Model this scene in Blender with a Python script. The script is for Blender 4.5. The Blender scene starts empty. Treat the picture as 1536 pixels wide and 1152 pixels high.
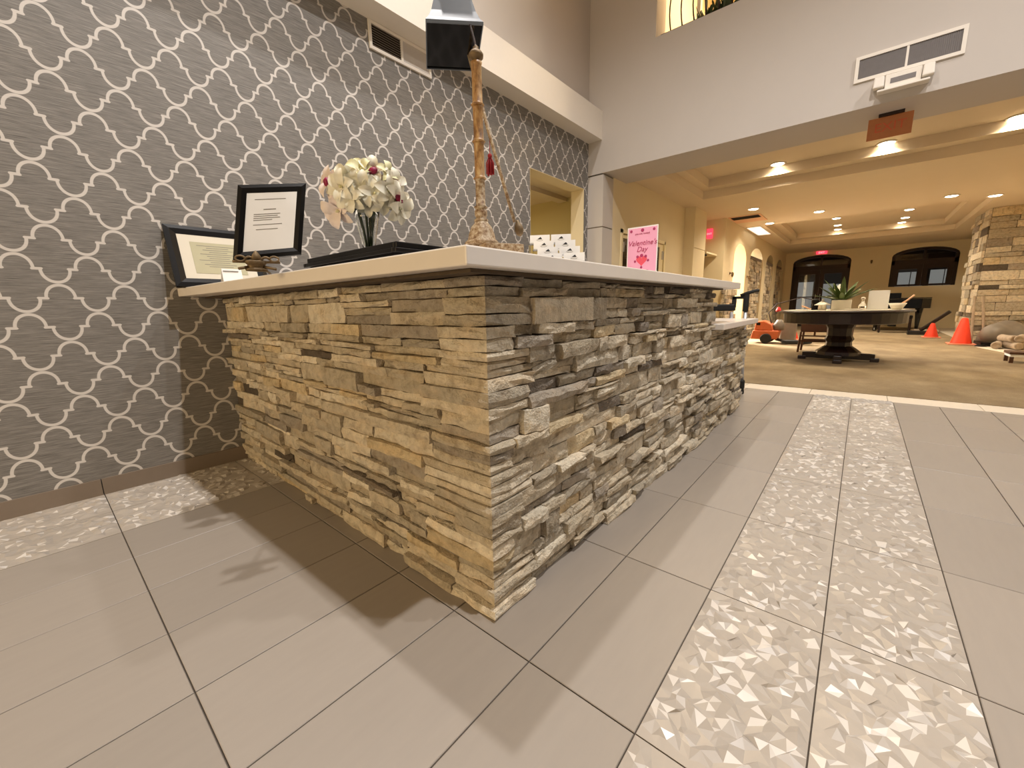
import bpy, bmesh, math, random
from mathutils import Vector, Matrix
random.seed(7)
PI = math.pi
SC = bpy.context.scene
COL = SC.collection

# ------------------------------------------------------------------ camera
cam = bpy.data.cameras.new('camera'); camo = bpy.data.objects.new('camera', cam); COL.objects.link(camo)
camo.matrix_world = Matrix(((0.64532, 0.15429, -0.74817, -0.82224), (-0.76367, 0.10528, -0.63697, -0.79127),
                            (-0.01951, 0.98240, 0.18576, 0.95), (0, 0, 0, 1)))
cam.sensor_width = 36; cam.lens = 36 * 611 / 1536; cam.clip_start = 0.02; cam.clip_end = 200
SC.camera = camo
# ------------------------------------------------------------------ colour management and ambient
SC.view_settings.view_transform = 'Standard'; SC.view_settings.look = 'None'
SC.view_settings.exposure = 0.0; SC.view_settings.gamma = 1.0
SC.view_settings.use_curve_mapping = False
wd = bpy.data.worlds.new('world'); SC.world = wd; wd.use_nodes = True
wd.node_tree.nodes['Background'].inputs[0].default_value = (1.0, 0.84, 0.68, 1)
wd.node_tree.nodes['Background'].inputs[1].default_value = 0.17

def light(kind, name, loc, energy, color, target=None, **kw):
    d = bpy.data.lights.new(name, kind); d.energy = energy; d.color = color
    for k, v in kw.items(): setattr(d, k, v)
    o = bpy.data.objects.new(name, d); COL.objects.link(o); o.location = loc
    if target is not None:
        o.rotation_euler = (Vector(target) - Vector(loc)).to_track_quat('-Z', 'Y').to_euler()
    return o
NEUT = (1.0, 0.965, 0.94); WARM = (1.0, 0.70, 0.40); HOT = (1.0, 0.78, 0.50)
# two downlights in the high lobby ceiling over the desk
light('SPOT', 'lobby_downlight_front', (0.41, -1.54, 5.95), 800, NEUT, (0.41, -1.45, 0), spot_size=2.5, spot_blend=0.8, shadow_soft_size=0.06)
light('SPOT', 'lobby_downlight_back', (0.46, 0.94, 5.95), 470, NEUT, (0.46, 0.94, 0), spot_size=2.5, spot_blend=0.8, shadow_soft_size=0.06)
light('SPOT', 'lobby_downlight_far', (2.7, -3.4, 5.95), 400, NEUT, (2.5, -2.6, 0), spot_size=2.4, spot_blend=0.8, shadow_soft_size=0.08)
# warm lamps of the lobby seating area behind the photographer
light('AREA', 'lobby_warm_lamps', (-4.6, 0.4, 1.5), 95, (1.0, 0.72, 0.38), (0, 1.0, 0.7), shape='DISK', size=1.6)

# ------------------------------------------------------------------ materials
def srgb(r, g, b):
    f = lambda c: (c / 255 / 12.92) if c / 255 <= 0.04045 else ((c / 255 + 0.055) / 1.055) ** 2.4
    return (f(r), f(g), f(b), 1)
class NT:
    def __init__(s, name):
        s.m = bpy.data.materials.new(name); s.m.use_nodes = True; s.t = s.m.node_tree; s.n = s.t.nodes
        s.b = s.n['Principled BSDF']
    def node(s, k, **kw):
        x = s.n.new(k)
        for a, v in kw.items(): setattr(x, a, v)
        return x
    def link(s, a, b): s.t.links.new(a, b)
    def setv(s, sock, v):
        if hasattr(v, 'is_output') or isinstance(v, bpy.types.NodeSocket): s.link(v, sock)
        else: sock.default_value = v
    def math(s, op, a, b=None, c=None):
        x = s.node('ShaderNodeMath', operation=op); s.setv(x.inputs[0], a)
        if b is not None: s.setv(x.inputs[1], b)
        if c is not None: s.setv(x.inputs[2], c)
        return x.outputs[0]
    def coord(s, scale=(1, 1, 1), out='Object'):
        tc = s.node('ShaderNodeTexCoord'); mp = s.node('ShaderNodeMapping'); mp.inputs['Scale'].default_value = scale
        s.link(tc.outputs[out], mp.inputs['Vector']); return mp.outputs[0]
    def noise(s, vec, scale, detail=3, rough=0.5):
        x = s.node('ShaderNodeTexNoise'); x.inputs['Scale'].default_value = scale; x.inputs['Detail'].default_value = detail
        x.inputs['Roughness'].default_value = rough; s.link(vec, x.inputs['Vector']); return x.outputs['Fac']
    def mix(s, fac, a, b, mode='MIX'):
        x = s.node('ShaderNodeMix', data_type='RGBA', blend_type=mode)
        s.setv(x.inputs[0], fac); s.setv(x.inputs[6], a); s.setv(x.inputs[7], b); return x.outputs[2]
    def ramp(s, fac, stops):
        x = s.node('ShaderNodeValToRGB'); s.link(fac, x.inputs[0]); e = x.color_ramp.elements
        e[0].position, e[0].color = stops[0]; e[1].position, e[1].color = stops[-1]
        for p, c in stops[1:-1]:
            q = e.new(p); q.color = c
        return x.outputs[0]
    def bump(s, h, strength=0.3, dist=0.01):
        x = s.node('ShaderNodeBump'); x.inputs['Strength'].default_value = strength; x.inputs['Distance'].default_value = dist
        s.link(h, x.inputs['Height']); s.link(x.outputs[0], s.b.inputs['Normal'])
def pmat(name, col, rough=0.6, metal=0.0, var=0.12, scale=30, bump=0.0, emit=None, estr=0, spec=None):
    k = NT(name); v = k.coord(); f = k.noise(v, scale)
    dark = tuple(c * (1 - var) for c in col[:3]) + (1,); lit = tuple(min(1, c * (1 + var)) for c in col[:3]) + (1,)
    k.link(k.mix(f, dark, lit), k.b.inputs['Base Color'])
    k.b.inputs['Roughness'].default_value = rough; k.b.inputs['Metallic'].default_value = metal
    if spec is not None: k.b.inputs['Specular IOR Level'].default_value = spec
    if bump: k.bump(f, bump, 0.004)
    if emit: k.b.inputs['Emission Color'].default_value = emit; k.b.inputs['Emission Strength'].default_value = estr
    return k.m
M = {}
M['paint'] = pmat('wall_paint', srgb(196, 188, 180), 0.85, var=0.02, scale=4)
M['cream'] = pmat('cream_paint', srgb(224, 208, 172), 0.8, var=0.02, scale=4)
M['olive'] = pmat('office_paint', srgb(214, 198, 150), 0.85, var=0.02, scale=4)
M['ceil'] = pmat('ceiling_paint', srgb(222, 205, 178), 0.85, var=0.02, scale=4)
M['joint'] = pmat('joint_shadow_paint', srgb(120, 108, 92), 0.9, var=0.05)
M['white_trim'] = pmat('white_trim_paint', srgb(232, 224, 212), 0.55, var=0.02)
M['base'] = pmat('baseboard_paint', srgb(126, 112, 98), 0.5, var=0.05)
M['grout'] = pmat('grout', srgb(92, 82, 72), 0.9, var=0.2, scale=80)
M['quartz'] = pmat('white_quartz', srgb(236, 228, 218), 0.3, var=0.04, scale=12)
M['black'] = pmat('black_satin', srgb(12, 10, 10), 0.4, var=0.2, spec=0.22)
M['black_gloss'] = pmat('black_gloss', srgb(10, 9, 9), 0.08, var=0.2)
M['shade_top'] = pmat('blue_grey_lacquer', srgb(92, 98, 106), 0.4, var=0.1)
M['paper'] = pmat('white_paper', srgb(238, 236, 232), 0.7, var=0.02)
M['matboard'] = pmat('cream_mat_board', srgb(208, 200, 182), 0.8, var=0.02)
M['parchment'] = pmat('parchment', srgb(176, 170, 140), 0.8, var=0.05)
M['ink'] = pmat('grey_ink', srgb(120, 116, 108), 0.8)
M['ink_dark'] = pmat('dark_ink', srgb(40, 40, 42), 0.8)
M['bronze'] = pmat('antique_bronze', srgb(120, 100, 72), 0.55, 0.4, var=0.45, scale=60, bump=0.6)
M['darkwood'] = pmat('dark_mahogany', srgb(32, 14, 9), 0.38, var=0.35, scale=14)
M['midwood'] = pmat('brown_chair_wood', srgb(78, 44, 22), 0.45, var=0.3, scale=14)
M['metal'] = pmat('brushed_aluminium', srgb(190, 190, 195), 0.35, 0.8, var=0.05)
M['rubber'] = pmat('black_rubber', srgb(20, 18, 17), 0.6, var=0.2)
M['grille'] = pmat('grey_grille', srgb(120, 114, 112), 0.6, var=0.1)
M['vent_dark'] = pmat('vent_cavity', srgb(36, 30, 24), 0.9)
M['orange'] = pmat('orange_plastic', srgb(206, 104, 58), 0.45, var=0.1)
M['cone'] = pmat('cone_orange', srgb(250, 70, 40), 0.5, var=0.06)
M['conebase'] = pmat('cone_base_pink', srgb(236, 150, 120), 0.6, var=0.06)
M['grey_cover'] = pmat('grey_plastic_cover', srgb(122, 112, 100), 0.5, var=0.35, scale=6, bump=0.5)
M['roll'] = pmat('pale_carpet_roll', srgb(170, 152, 132), 0.9, var=0.3, scale=20)
M['tassel'] = pmat('crimson_thread', srgb(150, 20, 30), 0.7, var=0.3, scale=200)
M['petal'] = pmat('white_petal', srgb(238, 234, 214), 0.55, var=0.08, scale=40)
M['petal_y'] = pmat('cream_petal', srgb(228, 224, 178), 0.55, var=0.08, scale=40)
M['petal_p'] = pmat('blush_petal', srgb(236, 222, 214), 0.55, var=0.1, scale=40)
M['lip'] = pmat('magenta_lip', srgb(140, 14, 62), 0.5, var=0.3, scale=60)
M['leaf'] = pmat('dark_leaf', srgb(48, 66, 28), 0.5, var=0.4, scale=30)
M['agave'] = pmat('agave_leaf', srgb(74, 92, 38), 0.45, var=0.4, scale=10)
M['potwhite'] = pmat('white_ceramic', srgb(240, 232, 214), 0.4, var=0.04)
M['red_shiny'] = pmat('red_plastic', srgb(215, 50, 50), 0.5)
M['iron'] = pmat('dark_iron', srgb(40, 22, 14), 0.5, 0.3)
M['peach'] = pmat('peach_metal', srgb(226, 178, 140), 0.6)
M['lamp'] = pmat('lamp_glow', (1, .9, .7, 1), 0.5, emit=(1.0, 0.86, 0.62, 1), estr=16)
M['exit_red'] = pmat('exit_red_glow', srgb(230, 40, 60), 0.5, emit=srgb(255, 70, 95), estr=1.2)
M['exit_dark'] = pmat('exit_letter', srgb(250, 190, 190), 0.5, emit=(1, 0.5, 0.5, 1), estr=1.4)
M['exit_amber'] = pmat('exit_amber_panel', srgb(186, 118, 72), 0.3, var=0.08)
M['exit_amber_letter'] = pmat('exit_amber_letter', srgb(206, 96, 62), 0.4)
M['pane_far'] = pmat('lit_window_blind', srgb(190, 190, 186), 0.8, var=0.12, scale=2, emit=srgb(200, 202, 200), estr=0.28)
M['night'] = pmat('night_wall', srgb(40, 30, 24), 0.9)
M['bright_room'] = pmat('bright_room_paint', srgb(246, 238, 222), 0.9, var=0.01)
M['doorstile'] = pmat('cream_door_paint', srgb(240, 224, 182), 0.5, var=0.02)
M['door_glass'] = pmat('dark_door_glass', srgb(38, 28, 20), 0.1, var=0.2)
M['flyer'] = pmat('pink_flyer', srgb(240, 170, 200), 0.5, var=0.05, scale=6)
M['flyer_heart'] = pmat('coral_print', srgb(232, 84, 104), 0.5, var=0.1, scale=50)
M['flyer_rose'] = pmat('rose_print', srgb(170, 50, 100), 0.5, var=0.2, scale=80)
M['flyer_text'] = pmat('plum_print', srgb(176, 66, 118), 0.5)
def glassmat(name, col, rough=0.0):
    k = NT(name); k.b.inputs['Base Color'].default_value = col; k.b.inputs['Roughness'].default_value = rough
    k.b.inputs['Transmission Weight'].default_value = 1.0; k.b.inputs['IOR'].default_value = 1.45; return k.m
M['glass'] = glassmat('clear_glass', (0.96, 0.98, 0.97, 1)); M['acrylic'] = glassmat('clear_acrylic', (0.97, 0.97, 0.97, 1), 0.02)
# floor tile
def tile_mat(name, col, rough, var):
    k = NT(name); v = k.coord((1, 6, 1), 'Object'); f = k.noise(v, 6, 4, 0.6)
    oi = k.node('ShaderNodeObjectInfo')
    c = k.mix(f, tuple(x * (1 - var) for x in col[:3]) + (1,), tuple(x * (1 + var) for x in col[:3]) + (1,))
    t = k.math('MULTIPLY_ADD', oi.outputs['Random'], 0.10, 0.95)
    cc = k.node('ShaderNodeCombineColor'); [k.link(t, cc.inputs[i]) for i in range(3)]
    k.link(k.mix(1.0, c, cc.outputs[0], 'MULTIPLY'), k.b.inputs['Base Color'])
    k.b.inputs['Roughness'].default_value = rough; return k.m
M['tile'] = tile_mat('grey_porcelain', srgb(156, 147, 137), 0.42, 0.06)
M['relief'] = tile_mat('relief_porcelain', srgb(174, 165, 154), 0.34, 0.04)
M['relief_pale'] = tile_mat('relief_white_facets', srgb(214, 207, 198), 0.3, 0.03)  # paler tone for randomly picked raised facets
M['sill_tile'] = tile_mat('pale_threshold_tile', srgb(226, 214, 196), 0.5, 0.05)
# carpet
k = NT('patterned_carpet'); v = k.coord((1, 1.6, 1)); f = k.noise(v, 1.3, 4, 0.6); g = k.noise(v, 90, 2)
c = k.ramp(f, [(0.3, srgb(118, 100, 76)), (0.5, srgb(152, 134, 104)), (0.68, srgb(178, 160, 128))])
k.link(k.mix(g, c, srgb(120, 100, 70)), k.b.inputs['Base Color']); k.b.inputs['Roughness'].default_value = 0.95; k.bump(g, 0.5, 0.004); M['carpet'] = k.m
# ledger stone
k = NT('ledger_stone'); v = k.coord(); at = k.node('ShaderNodeVertexColor', layer_name='tone')
n1 = k.noise(v, 26, 5, 0.65); n2 = k.noise(v, 130, 3, 0.6); n3 = k.noise(k.coord((1, 1, 2.5)), 9, 3)
m1 = k.ramp(n1, [(0.28, (0.62, 0.58, 0.53, 1)), (0.5, (0.95, 0.94, 0.92, 1)), (0.72, (1.15, 1.13, 1.1, 1))])
c = k.mix(1.0, at.outputs[0], m1, 'MULTIPLY')
c = k.mix(k.math('MULTIPLY', k.math('SUBTRACT', n3, 0.45), 1.4), c, k.mix(1.0, c, (1.12, 0.94, 0.72, 1), 'MULTIPLY'))
k.link(c, k.b.inputs['Base Color']); k.b.inputs['Roughness'].default_value = 0.85
k.bump(k.math('ADD', k.math('MULTIPLY', n1, 1.0), k.math('MULTIPLY', n2, 0.5)), 1.0, 0.016); M['stone'] = k.m
M['mortar'] = pmat('stone_backing', srgb(84, 70, 52), 0.95, var=0.3, scale=60)
# bamboo-like gilded lamp wood
k = NT('gilded_wood'); v = k.coord((1, 1, 0.4)); f = k.noise(v, 60, 4, 0.7)
k.link(k.ramp(f, [(0.3, srgb(92, 58, 30)), (0.5, srgb(168, 126, 76)), (0.7, srgb(200, 170, 118))]), k.b.inputs['Base Color'])
k.b.inputs['Roughness'].default_value = 0.45; M['gilt'] = k.m
k = NT('weathered_wood'); v = k.coord(); f = k.noise(v, 90, 4, 0.7)
k.link(k.ramp(f, [(0.35, srgb(110, 76, 44)), (0.5, srgb(160, 136, 104)), (0.68, srgb(204, 190, 166))]), k.b.inputs['Base Color'])
k.b.inputs['Roughness'].default_value = 0.6; M['weathered'] = k.m
# trellis wallpaper: printed lines, computed from wall position
def wallpaper():
    k = NT('trellis_wallpaper'); tc = k.node('ShaderNodeTexCoord'); sp = k.node('ShaderNodeSeparateXYZ'); k.link(tc.outputs['Object'], sp.inputs[0])
    PX, PZ = 0.1190, 0.1392
    u = k.math('DIVIDE', k.math('ADD', sp.outputs[0], 0.569), PX)
    vv = k.math('DIVIDE', k.math('SUBTRACT', sp.outputs[2], 2.08), PZ)
    kk = k.math('CEIL', vv); b = k.math('SUBTRACT', vv, kk)                 # b in (-1,0]
    a = k.math('PINGPONG', k.math('ADD', u, kk), 1.0)                        # 0 at a top
    low = k.math('LESS_THAN', b, -0.5)
    a2 = k.math('ADD', k.math('MULTIPLY', low, k.math('SUBTRACT', 1.0, k.math('MULTIPLY', a, 2.0))), a)
    b2 = k.math('ADD', k.math('MULTIPLY', low, k.math('SUBTRACT', -1.0, k.math('MULTIPLY', b, 2.0))), b)
    RA, RB = 0.41, 0.45
    ex = k.math('DIVIDE', a2, RA); ez = k.math('DIVIDE', k.math('ADD', b2, 0.5), RB)
    r = k.math('POWER', k.math('ADD', k.math('POWER', ex, 2.0), k.math('POWER', k.math('MAXIMUM', ez, 0.0), 2.3)), 0.5)
    d1 = k.math('MULTIPLY', k.math('ABSOLUTE', k.math('SUBTRACT', r, 1.0)), 0.052)
    sz = k.math('MULTIPLY', k.math('ABSOLUTE', k.math('ADD', b2, 0.5)), PZ)
    sx = k.math('MULTIPLY', k.math('MAXIMUM', k.math('MAXIMUM', k.math('SUBTRACT', RA - 0.02, a2), k.math('SUBTRACT', a2, 0.62)), 0.0), PX)
    d2 = k.math('SQRT', k.math('ADD', k.math('POWER', sz, 2.0), k.math('POWER', sx, 2.0)))
    d = k.math('MINIMUM', d1, d2)
    line = k.node('ShaderNodeMapRange'); line.inputs[1].default_value = 0.0072; line.inputs[2].default_value = 0.0052
    k.link(d, line.inputs[0])
    st = k.noise(k.coord((2.2, 1, 70)), 4, 5, 0.7); st2 = k.noise(k.coord((5, 1, 160)), 3, 3, 0.6)
    base = k.ramp(k.math('ADD', k.math('MULTIPLY', st, 0.65), k.math('MULTIPLY', st2, 0.35)),
                  [(0.34, srgb(84, 80, 76)), (0.5, srgb(120, 116, 111)), (0.64, srgb(148, 143, 137))])
    ln = k.mix(st2, srgb(194, 188, 181), srgb(216, 210, 204))
    k.link(k.mix(line.outputs[0], base, ln), k.b.inputs['Base Color'])
    k.b.inputs['Roughness'].default_value = 0.62; k.bump(st, 0.15, 0.003); return k.m
M['wallpaper'] = wallpaper()

# ------------------------------------------------------------------ mesh builder
class MB:
    def __init__(s): s.v = []; s.f = []; s.c = []
    def add(s, vs, fs, col=None):
        o = len(s.v); s.v += [Vector(p) for p in vs]; s.f += [tuple(i + o for i in f) for f in fs]; s.c += [col] * len(fs); return s
    def box(s, a, b, rot=0, piv=None):
        (x0, y0, z0), (x1, y1, z1) = a, b
        vs = [(x0, y0, z0), (x1, y0, z0), (x1, y1, z0), (x0, y1, z0), (x0, y0, z1), (x1, y0, z1), (x1, y1, z1), (x0, y1, z1)]
        if rot:
            p = Vector(piv or ((x0 + x1) / 2, (y0 + y1) / 2, 0)); R = Matrix.Rotation(rot, 3, 'Z')
            vs = [R @ (Vector(v) - p) + p for v in vs]
        return s.add(vs, [(0, 3, 2, 1), (4, 5, 6, 7), (0, 1, 5, 4), (1, 2, 6, 5), (2, 3, 7, 6), (3, 0, 4, 7)])
    def obox(s, c, ux, uy, uz, hx, hy, hz):   # oriented box
        c, ux, uy, uz = Vector(c), Vector(ux).normalized() * hx, Vector(uy).normalized() * hy, Vector(uz).normalized() * hz
        vs = [c - ux - uy - uz, c + ux - uy - uz, c + ux + uy - uz, c - ux + uy - uz, c - ux - uy + uz, c + ux - uy + uz, c + ux + uy + uz, c - ux + uy + uz]
        return s.add(vs, [(0, 3, 2, 1), (4, 5, 6, 7), (0, 1, 5, 4), (1, 2, 6, 5), (2, 3, 7, 6), (3, 0, 4, 7)])
    def quad(s, a, b, c, d): return s.add([a, b, c, d], [(0, 1, 2, 3)])
    def lathe(s, base, prof, n=20, axis=(0, 0, 1), sx=1, sy=1):
        q = Vector((0, 0, 1)).rotation_difference(Vector(axis)); b = Vector(base); vs = []; fs = []
        for r, z in prof:
            for i in range(n):
                a = 2 * PI * i / n; vs.append(b + q @ Vector((r * math.cos(a) * sx, r * math.sin(a) * sy, z)))
        m = len(prof)
        for j in range(m - 1):
            for i in range(n):
                k = (i + 1) % n; fs.append((j * n + i, j * n + k, (j + 1) * n + k, (j + 1) * n + i))
        fs.append(tuple(range(n - 1, -1, -1))); fs.append(tuple((m - 1) * n + i for i in range(n)))
        return s.add(vs, fs)
    def tube(s, pts, r, n=8, r2=None):
        pts = [Vector(p) for p in pts]; vs = []; fs = []; N = len(pts); up = None
        for j, p in enumerate(pts):
            t = (pts[min(j + 1, N - 1)] - pts[max(j - 1, 0)]).normalized()
            if up is None: up = t.orthogonal().normalized()
            else: up = (up - t * up.dot(t)).normalized()
            w = t.cross(up); rr = r if r2 is None else r + (r2 - r) * j / (N - 1)
            for i in range(n):
                a = 2 * PI * i / n; vs.append(p + (up * math.cos(a) + w * math.sin(a)) * rr)
        for j in range(N - 1):
            for i in range(n):
                k = (i + 1) % n; fs.append((j * n + i, j * n + k, (j + 1) * n + k, (j + 1) * n + i))
        fs.append(tuple(range(n - 1, -1, -1))); fs.append(tuple((N - 1) * n + i for i in range(n)))
        return s.add(vs, fs)
    def prism(s, outline, d):                # outline: list of 3d points, extruded by vector d
        o = [Vector(p) for p in outline]; n = len(o); d = Vector(d)
        return s.add(o + [p + d for p in o], [tuple(range(n - 1, -1, -1)), tuple(range(n, 2 * n))] + [(i, (i + 1) % n, n + (i + 1) % n, n + i) for i in range(n)])
    def build(s, name, mat, parent=None, smooth=False, bevel=0, **props):
        org = Vector(parent['o']) if parent is not None and 'o' in parent.keys() else Vector((0, 0, 0))
        me = bpy.data.meshes.new(name); me.from_pydata([tuple(v - org) for v in s.v], [], s.f)
        bm = bmesh.new(); bm.from_mesh(me); bmesh.ops.recalc_face_normals(bm, faces=bm.faces); bm.to_mesh(me); bm.free()
        if isinstance(mat, str): mat = M[mat]
        me.materials.append(mat)
        if smooth: me.polygons.foreach_set('use_smooth', [True] * len(me.polygons))
        o = bpy.data.objects.new(name, me); COL.objects.link(o)
        if parent is not None:
            o.parent = parent
            if 'o' in parent.keys(): o['o'] = parent['o']
        if bevel:
            bv = o.modifiers.new('bevel', 'BEVEL'); bv.width = bevel; bv.segments = 2; bv.limit_method = 'ANGLE'; bv.angle_limit = 0.7
        for kk, vv in props.items(): o[kk] = vv
        return o
def thing(name, label, cat, loc=(0, 0, 0), group=None):
    o = bpy.data.objects.new(name, None); COL.objects.link(o); o.location = loc; o['o'] = tuple(float(x) for x in loc)
    o['label'] = label; o['category'] = cat
    if group: o['group'] = group
    o.empty_display_size = 0.05; return o
def tag(o, label, cat, group=None):
    o['label'] = label; o['category'] = cat
    if group: o['group'] = group
    return o
def struct(name, mb, mat, parent=None, **k):
    o = mb.build(name, mat, parent, **k)
    if parent is None: o['kind'] = 'structure'
    return o
def text(name, s, size, mat, parent, origin, right, up, font_align='CENTER', offset=0.0006, shear=0.0, bold=0.0):
    cu = bpy.data.curves.new(name, 'FONT'); cu.body = s; cu.size = size; cu.align_x = font_align; cu.align_y = 'CENTER'
    cu.extrude = offset; cu.shear = shear; cu.offset = bold
    t = bpy.data.objects.new(name, cu); COL.objects.link(t); bpy.context.view_layer.update()
    me = bpy.data.meshes.new_from_object(t.evaluated_get(bpy.context.evaluated_depsgraph_get())); bpy.data.objects.remove(t)
    R = Vector(right).normalized(); U = Vector(up).normalized(); N = R.cross(U)
    org = Vector(parent['o']) if 'o' in parent.keys() else Vector((0, 0, 0))
    for v in me.vertices: v.co = Vector(origin) + R * v.co.x + U * v.co.y + N * (v.co.z + offset) - org
    me.materials.clear(); me.materials.append(M[mat]); o = bpy.data.objects.new(name, me); COL.objects.link(o); o.parent = parent
    if 'o' in parent.keys(): o['o'] = parent['o']
    return o

W = 2.23         # wallpaper wall
X1 = 4.40        # header wall of the lobby
ZC = 2.75        # lounge ceiling
X2 = 18.5        # far lounge wall

# ================================================================== STRUCTURE
# ---- floor with individual tiles
fl = struct('floor', MB().box((-4, -6, -0.25), (4.33, 2.22, -0.006)).box((4.33, -8, -0.25), (24, 8, -0.008)), 'grout')
def plain_tile(w, d, th=0.012):
    mb = MB(); e = 0.0016; z = 0.0
    v = [(0, 0, -th), (w, 0, -th), (w, d, -th), (0, d, -th), (0, 0, z - e), (w, 0, z - e), (w, d, z - e), (0, d, z - e), (e, e, z), (w - e, e, z), (w - e, d - e, z), (e, d - e, z)]
    f = [(0, 3, 2, 1), (8, 9, 10, 11)]
    for i in range(4):
        j = (i + 1) % 4; f += [(i, j, 4 + j, 4 + i), (4 + i, 4 + j, 8 + j, 8 + i)]
    mb.add(v, f); me = bpy.data.meshes.new('floor_tile'); me.from_pydata([tuple(p) for p in mb.v], [], mb.f); me.materials.append(M['tile']); return me
def relief_tile(w, d, seed):
    r = random.Random(seed); nx, ny = 28, 14; bm = bmesh.new(); g = []
    for j in range(ny + 1):
        row = []
        for i in range(nx + 1):
            x, y = w * i / nx, d * j / ny; z = 0.0
            if 0 < i < nx and 0 < j < ny:
                x += r.uniform(-.42, .42) * w / nx; y += r.uniform(-.42, .42) * d / ny
                z = r.choice([0, 0, 0.0005, 0.005, 0.0085, 0.003])
            elif 0 < i < nx: x += r.uniform(-.3, .3) * w / nx
            elif 0 < j < ny: y += r.uniform(-.3, .3) * d / ny
            row.append(bm.verts.new((x, y, z)))
        g.append(row)
    for j in range(ny):
        for i in range(nx):
            a, b, c, d_ = g[j][i], g[j][i + 1], g[j + 1][i + 1], g[j + 1][i]
            if r.random() < .5: bm.faces.new((a, b, c)); bm.faces.new((a, c, d_))
            else: bm.faces.new((a, b, d_)); bm.faces.new((b, c, d_))
    ed = [e for e in bm.edges if e.is_boundary]
    ret = bmesh.ops.extrude_edge_only(bm, edges=ed)
    for q in ret['geom']:
        if isinstance(q, bmesh.types.BMVert): q.co.z = -0.012
    bmesh.ops.recalc_face_normals(bm, faces=bm.faces)
    me = bpy.data.meshes.new('relief_tile'); 
    for f in bm.faces:
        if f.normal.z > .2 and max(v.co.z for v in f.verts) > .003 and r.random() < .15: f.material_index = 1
    bm.to_mesh(me); bm.free(); me.materials.append(M['relief']); me.materials.append(M['relief_pale']); return me
G = 0.0035
TX, TY, TX0, TY0 = 0.61, 0.3025, -0.078, 0.104
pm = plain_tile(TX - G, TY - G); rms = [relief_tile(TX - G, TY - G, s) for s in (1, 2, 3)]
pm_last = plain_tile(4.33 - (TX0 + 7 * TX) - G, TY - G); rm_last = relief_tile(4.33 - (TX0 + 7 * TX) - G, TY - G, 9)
for j in range(-12, 7):
    for i in range(-4, 8):
        x, y = TX0 + i * TX, TY0 + j * TY
        if i >= 1 and j >= 1 and x < 3.2: continue           # under and behind the reception desk
        if i < -3 and j < 3: continue
        rel = j in (-4, -3) or j in (5, 6)
        last = i == 7
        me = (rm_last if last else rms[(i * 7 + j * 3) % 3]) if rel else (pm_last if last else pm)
        o = bpy.data.objects.new('relief_tile' if rel else 'floor_tile', me); COL.objects.link(o); o.parent = fl
        o.location = (x + G / 2, y + G / 2, 0)
        if rel: o['label'] = 'pale tile with raised faceted triangle relief'
# threshold row of pale tiles
sm = plain_tile(0.31 - G, TX - G); sm.materials.clear(); sm.materials.append(M['sill_tile'])
for j in range(-8, 4):
    o = bpy.data.objects.new('threshold_tile', sm); COL.objects.link(o); o.parent = fl; o.location = (4.33 + G / 2, 0.15 + j * TX, 0); o['label'] = 'pale threshold tile'
carpet = MB().prism([(4.645, -2.95, -.02), (9.0, -2.95, -.02), (11.0, -2.58, -.02), (18.49, -2.58, -.02), (18.49, 1.62, -.02), (10.3, 1.62, -.02), (10.3, 1.5, -.02), (9.2, 1.5, -.02), (9.2, 1.78, -.02), (7.68, 1.78, -.02), (7.68, 1.98, -.02), (4.645, 1.98, -.02)], (0, 0, .024)).build('carpet', 'carpet')
tag(carpet, 'tan and gold patterned carpet covering the lounge floor', 'carpet')
mb = MB().box((4.645, -3.38, -0.02), (X2, -2.5, 0.0)); mb.build('pale_floor_strip', 'sill_tile', fl)['label'] = 'pale hard floor beside the carpet'

# ---- wallpaper wall
ww = MB()
HX0, HX1, HZ0, HZ1 = 3.11, 4.30, 1.13, 2.49
ww.box((-5, W, -0.01), (HX0, W + 0.12, 3.07)).box((HX1, W, -0.01), (X1 + 0.01, W + 0.12, 3.07))
ww.box((HX0, W, -0.01), (HX1, W + 0.12, HZ0)).box((HX0, W, HZ1), (HX1, W + 0.12, 3.07))
wl = struct('wall_left', ww, 'wallpaper')
struct('trim_1', MB().box((HX0 + 0.0, W + 0.001, HZ0 + 0.0), (HX0 + 0.006, W + 0.2, HZ1)).box((HX1 - 0.006, W + 0.001, HZ0), (HX1, W + 0.2, HZ1))
       .box((HX0, W + 0.001, HZ1 - 0.006), (HX1, W + 0.2, HZ1)).box((HX0, W + 0.001, HZ0), (HX1, W + 0.2, HZ0 + 0.006)), 'cream')
struct('wall_upper', MB().box((-5, W, 3.40), (X1 + 0.3, W + 0.12, 6.0)), 'paint')
struct('trim_2', MB().box((-5, 2.03, 3.068), (X1, W + 0.12, 3.405)), 'white_trim')
bb = MB()
for x0, x1 in ((-5, -2.44), (-2.437, -0.692), (-0.688, 0.06), (2.6, 3.5)): bb.box((x0, W - 0.012, 0), (x1, W, 0.088))
struct('baseboard_left', bb, 'base')
# office seen through the opening in the wallpaper wall
struct('wall_office', MB().box((4.98, W + 0.12, 0), (5.08, 6.5, 2.62)).box((1.0, 6.4, 0), (5.0, 6.5, 2.62)).box((1.0, W + 0.12, 0), (1.08, 6.4, 2.62)), 'olive')
struct('ceiling_office', MB().box((1.0, W + 0.12, 2.62), (5.1, 6.5, 2.7)).box((1.08, W + 0.7, 2.56), (4.97, W + 0.85, 2.62)), 'ceil')
struct('floor_office', MB().box((1.0, W + 0.12, -0.1), (5.1, 6.5, 0.0)), 'tile')
light('AREA', 'office_lamp', (2.6, 4.4, 2.5), 75, (1.0, 0.86, 0.55), (2.6, 4.4, 0), shape='DISK', size=0.7)

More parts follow.
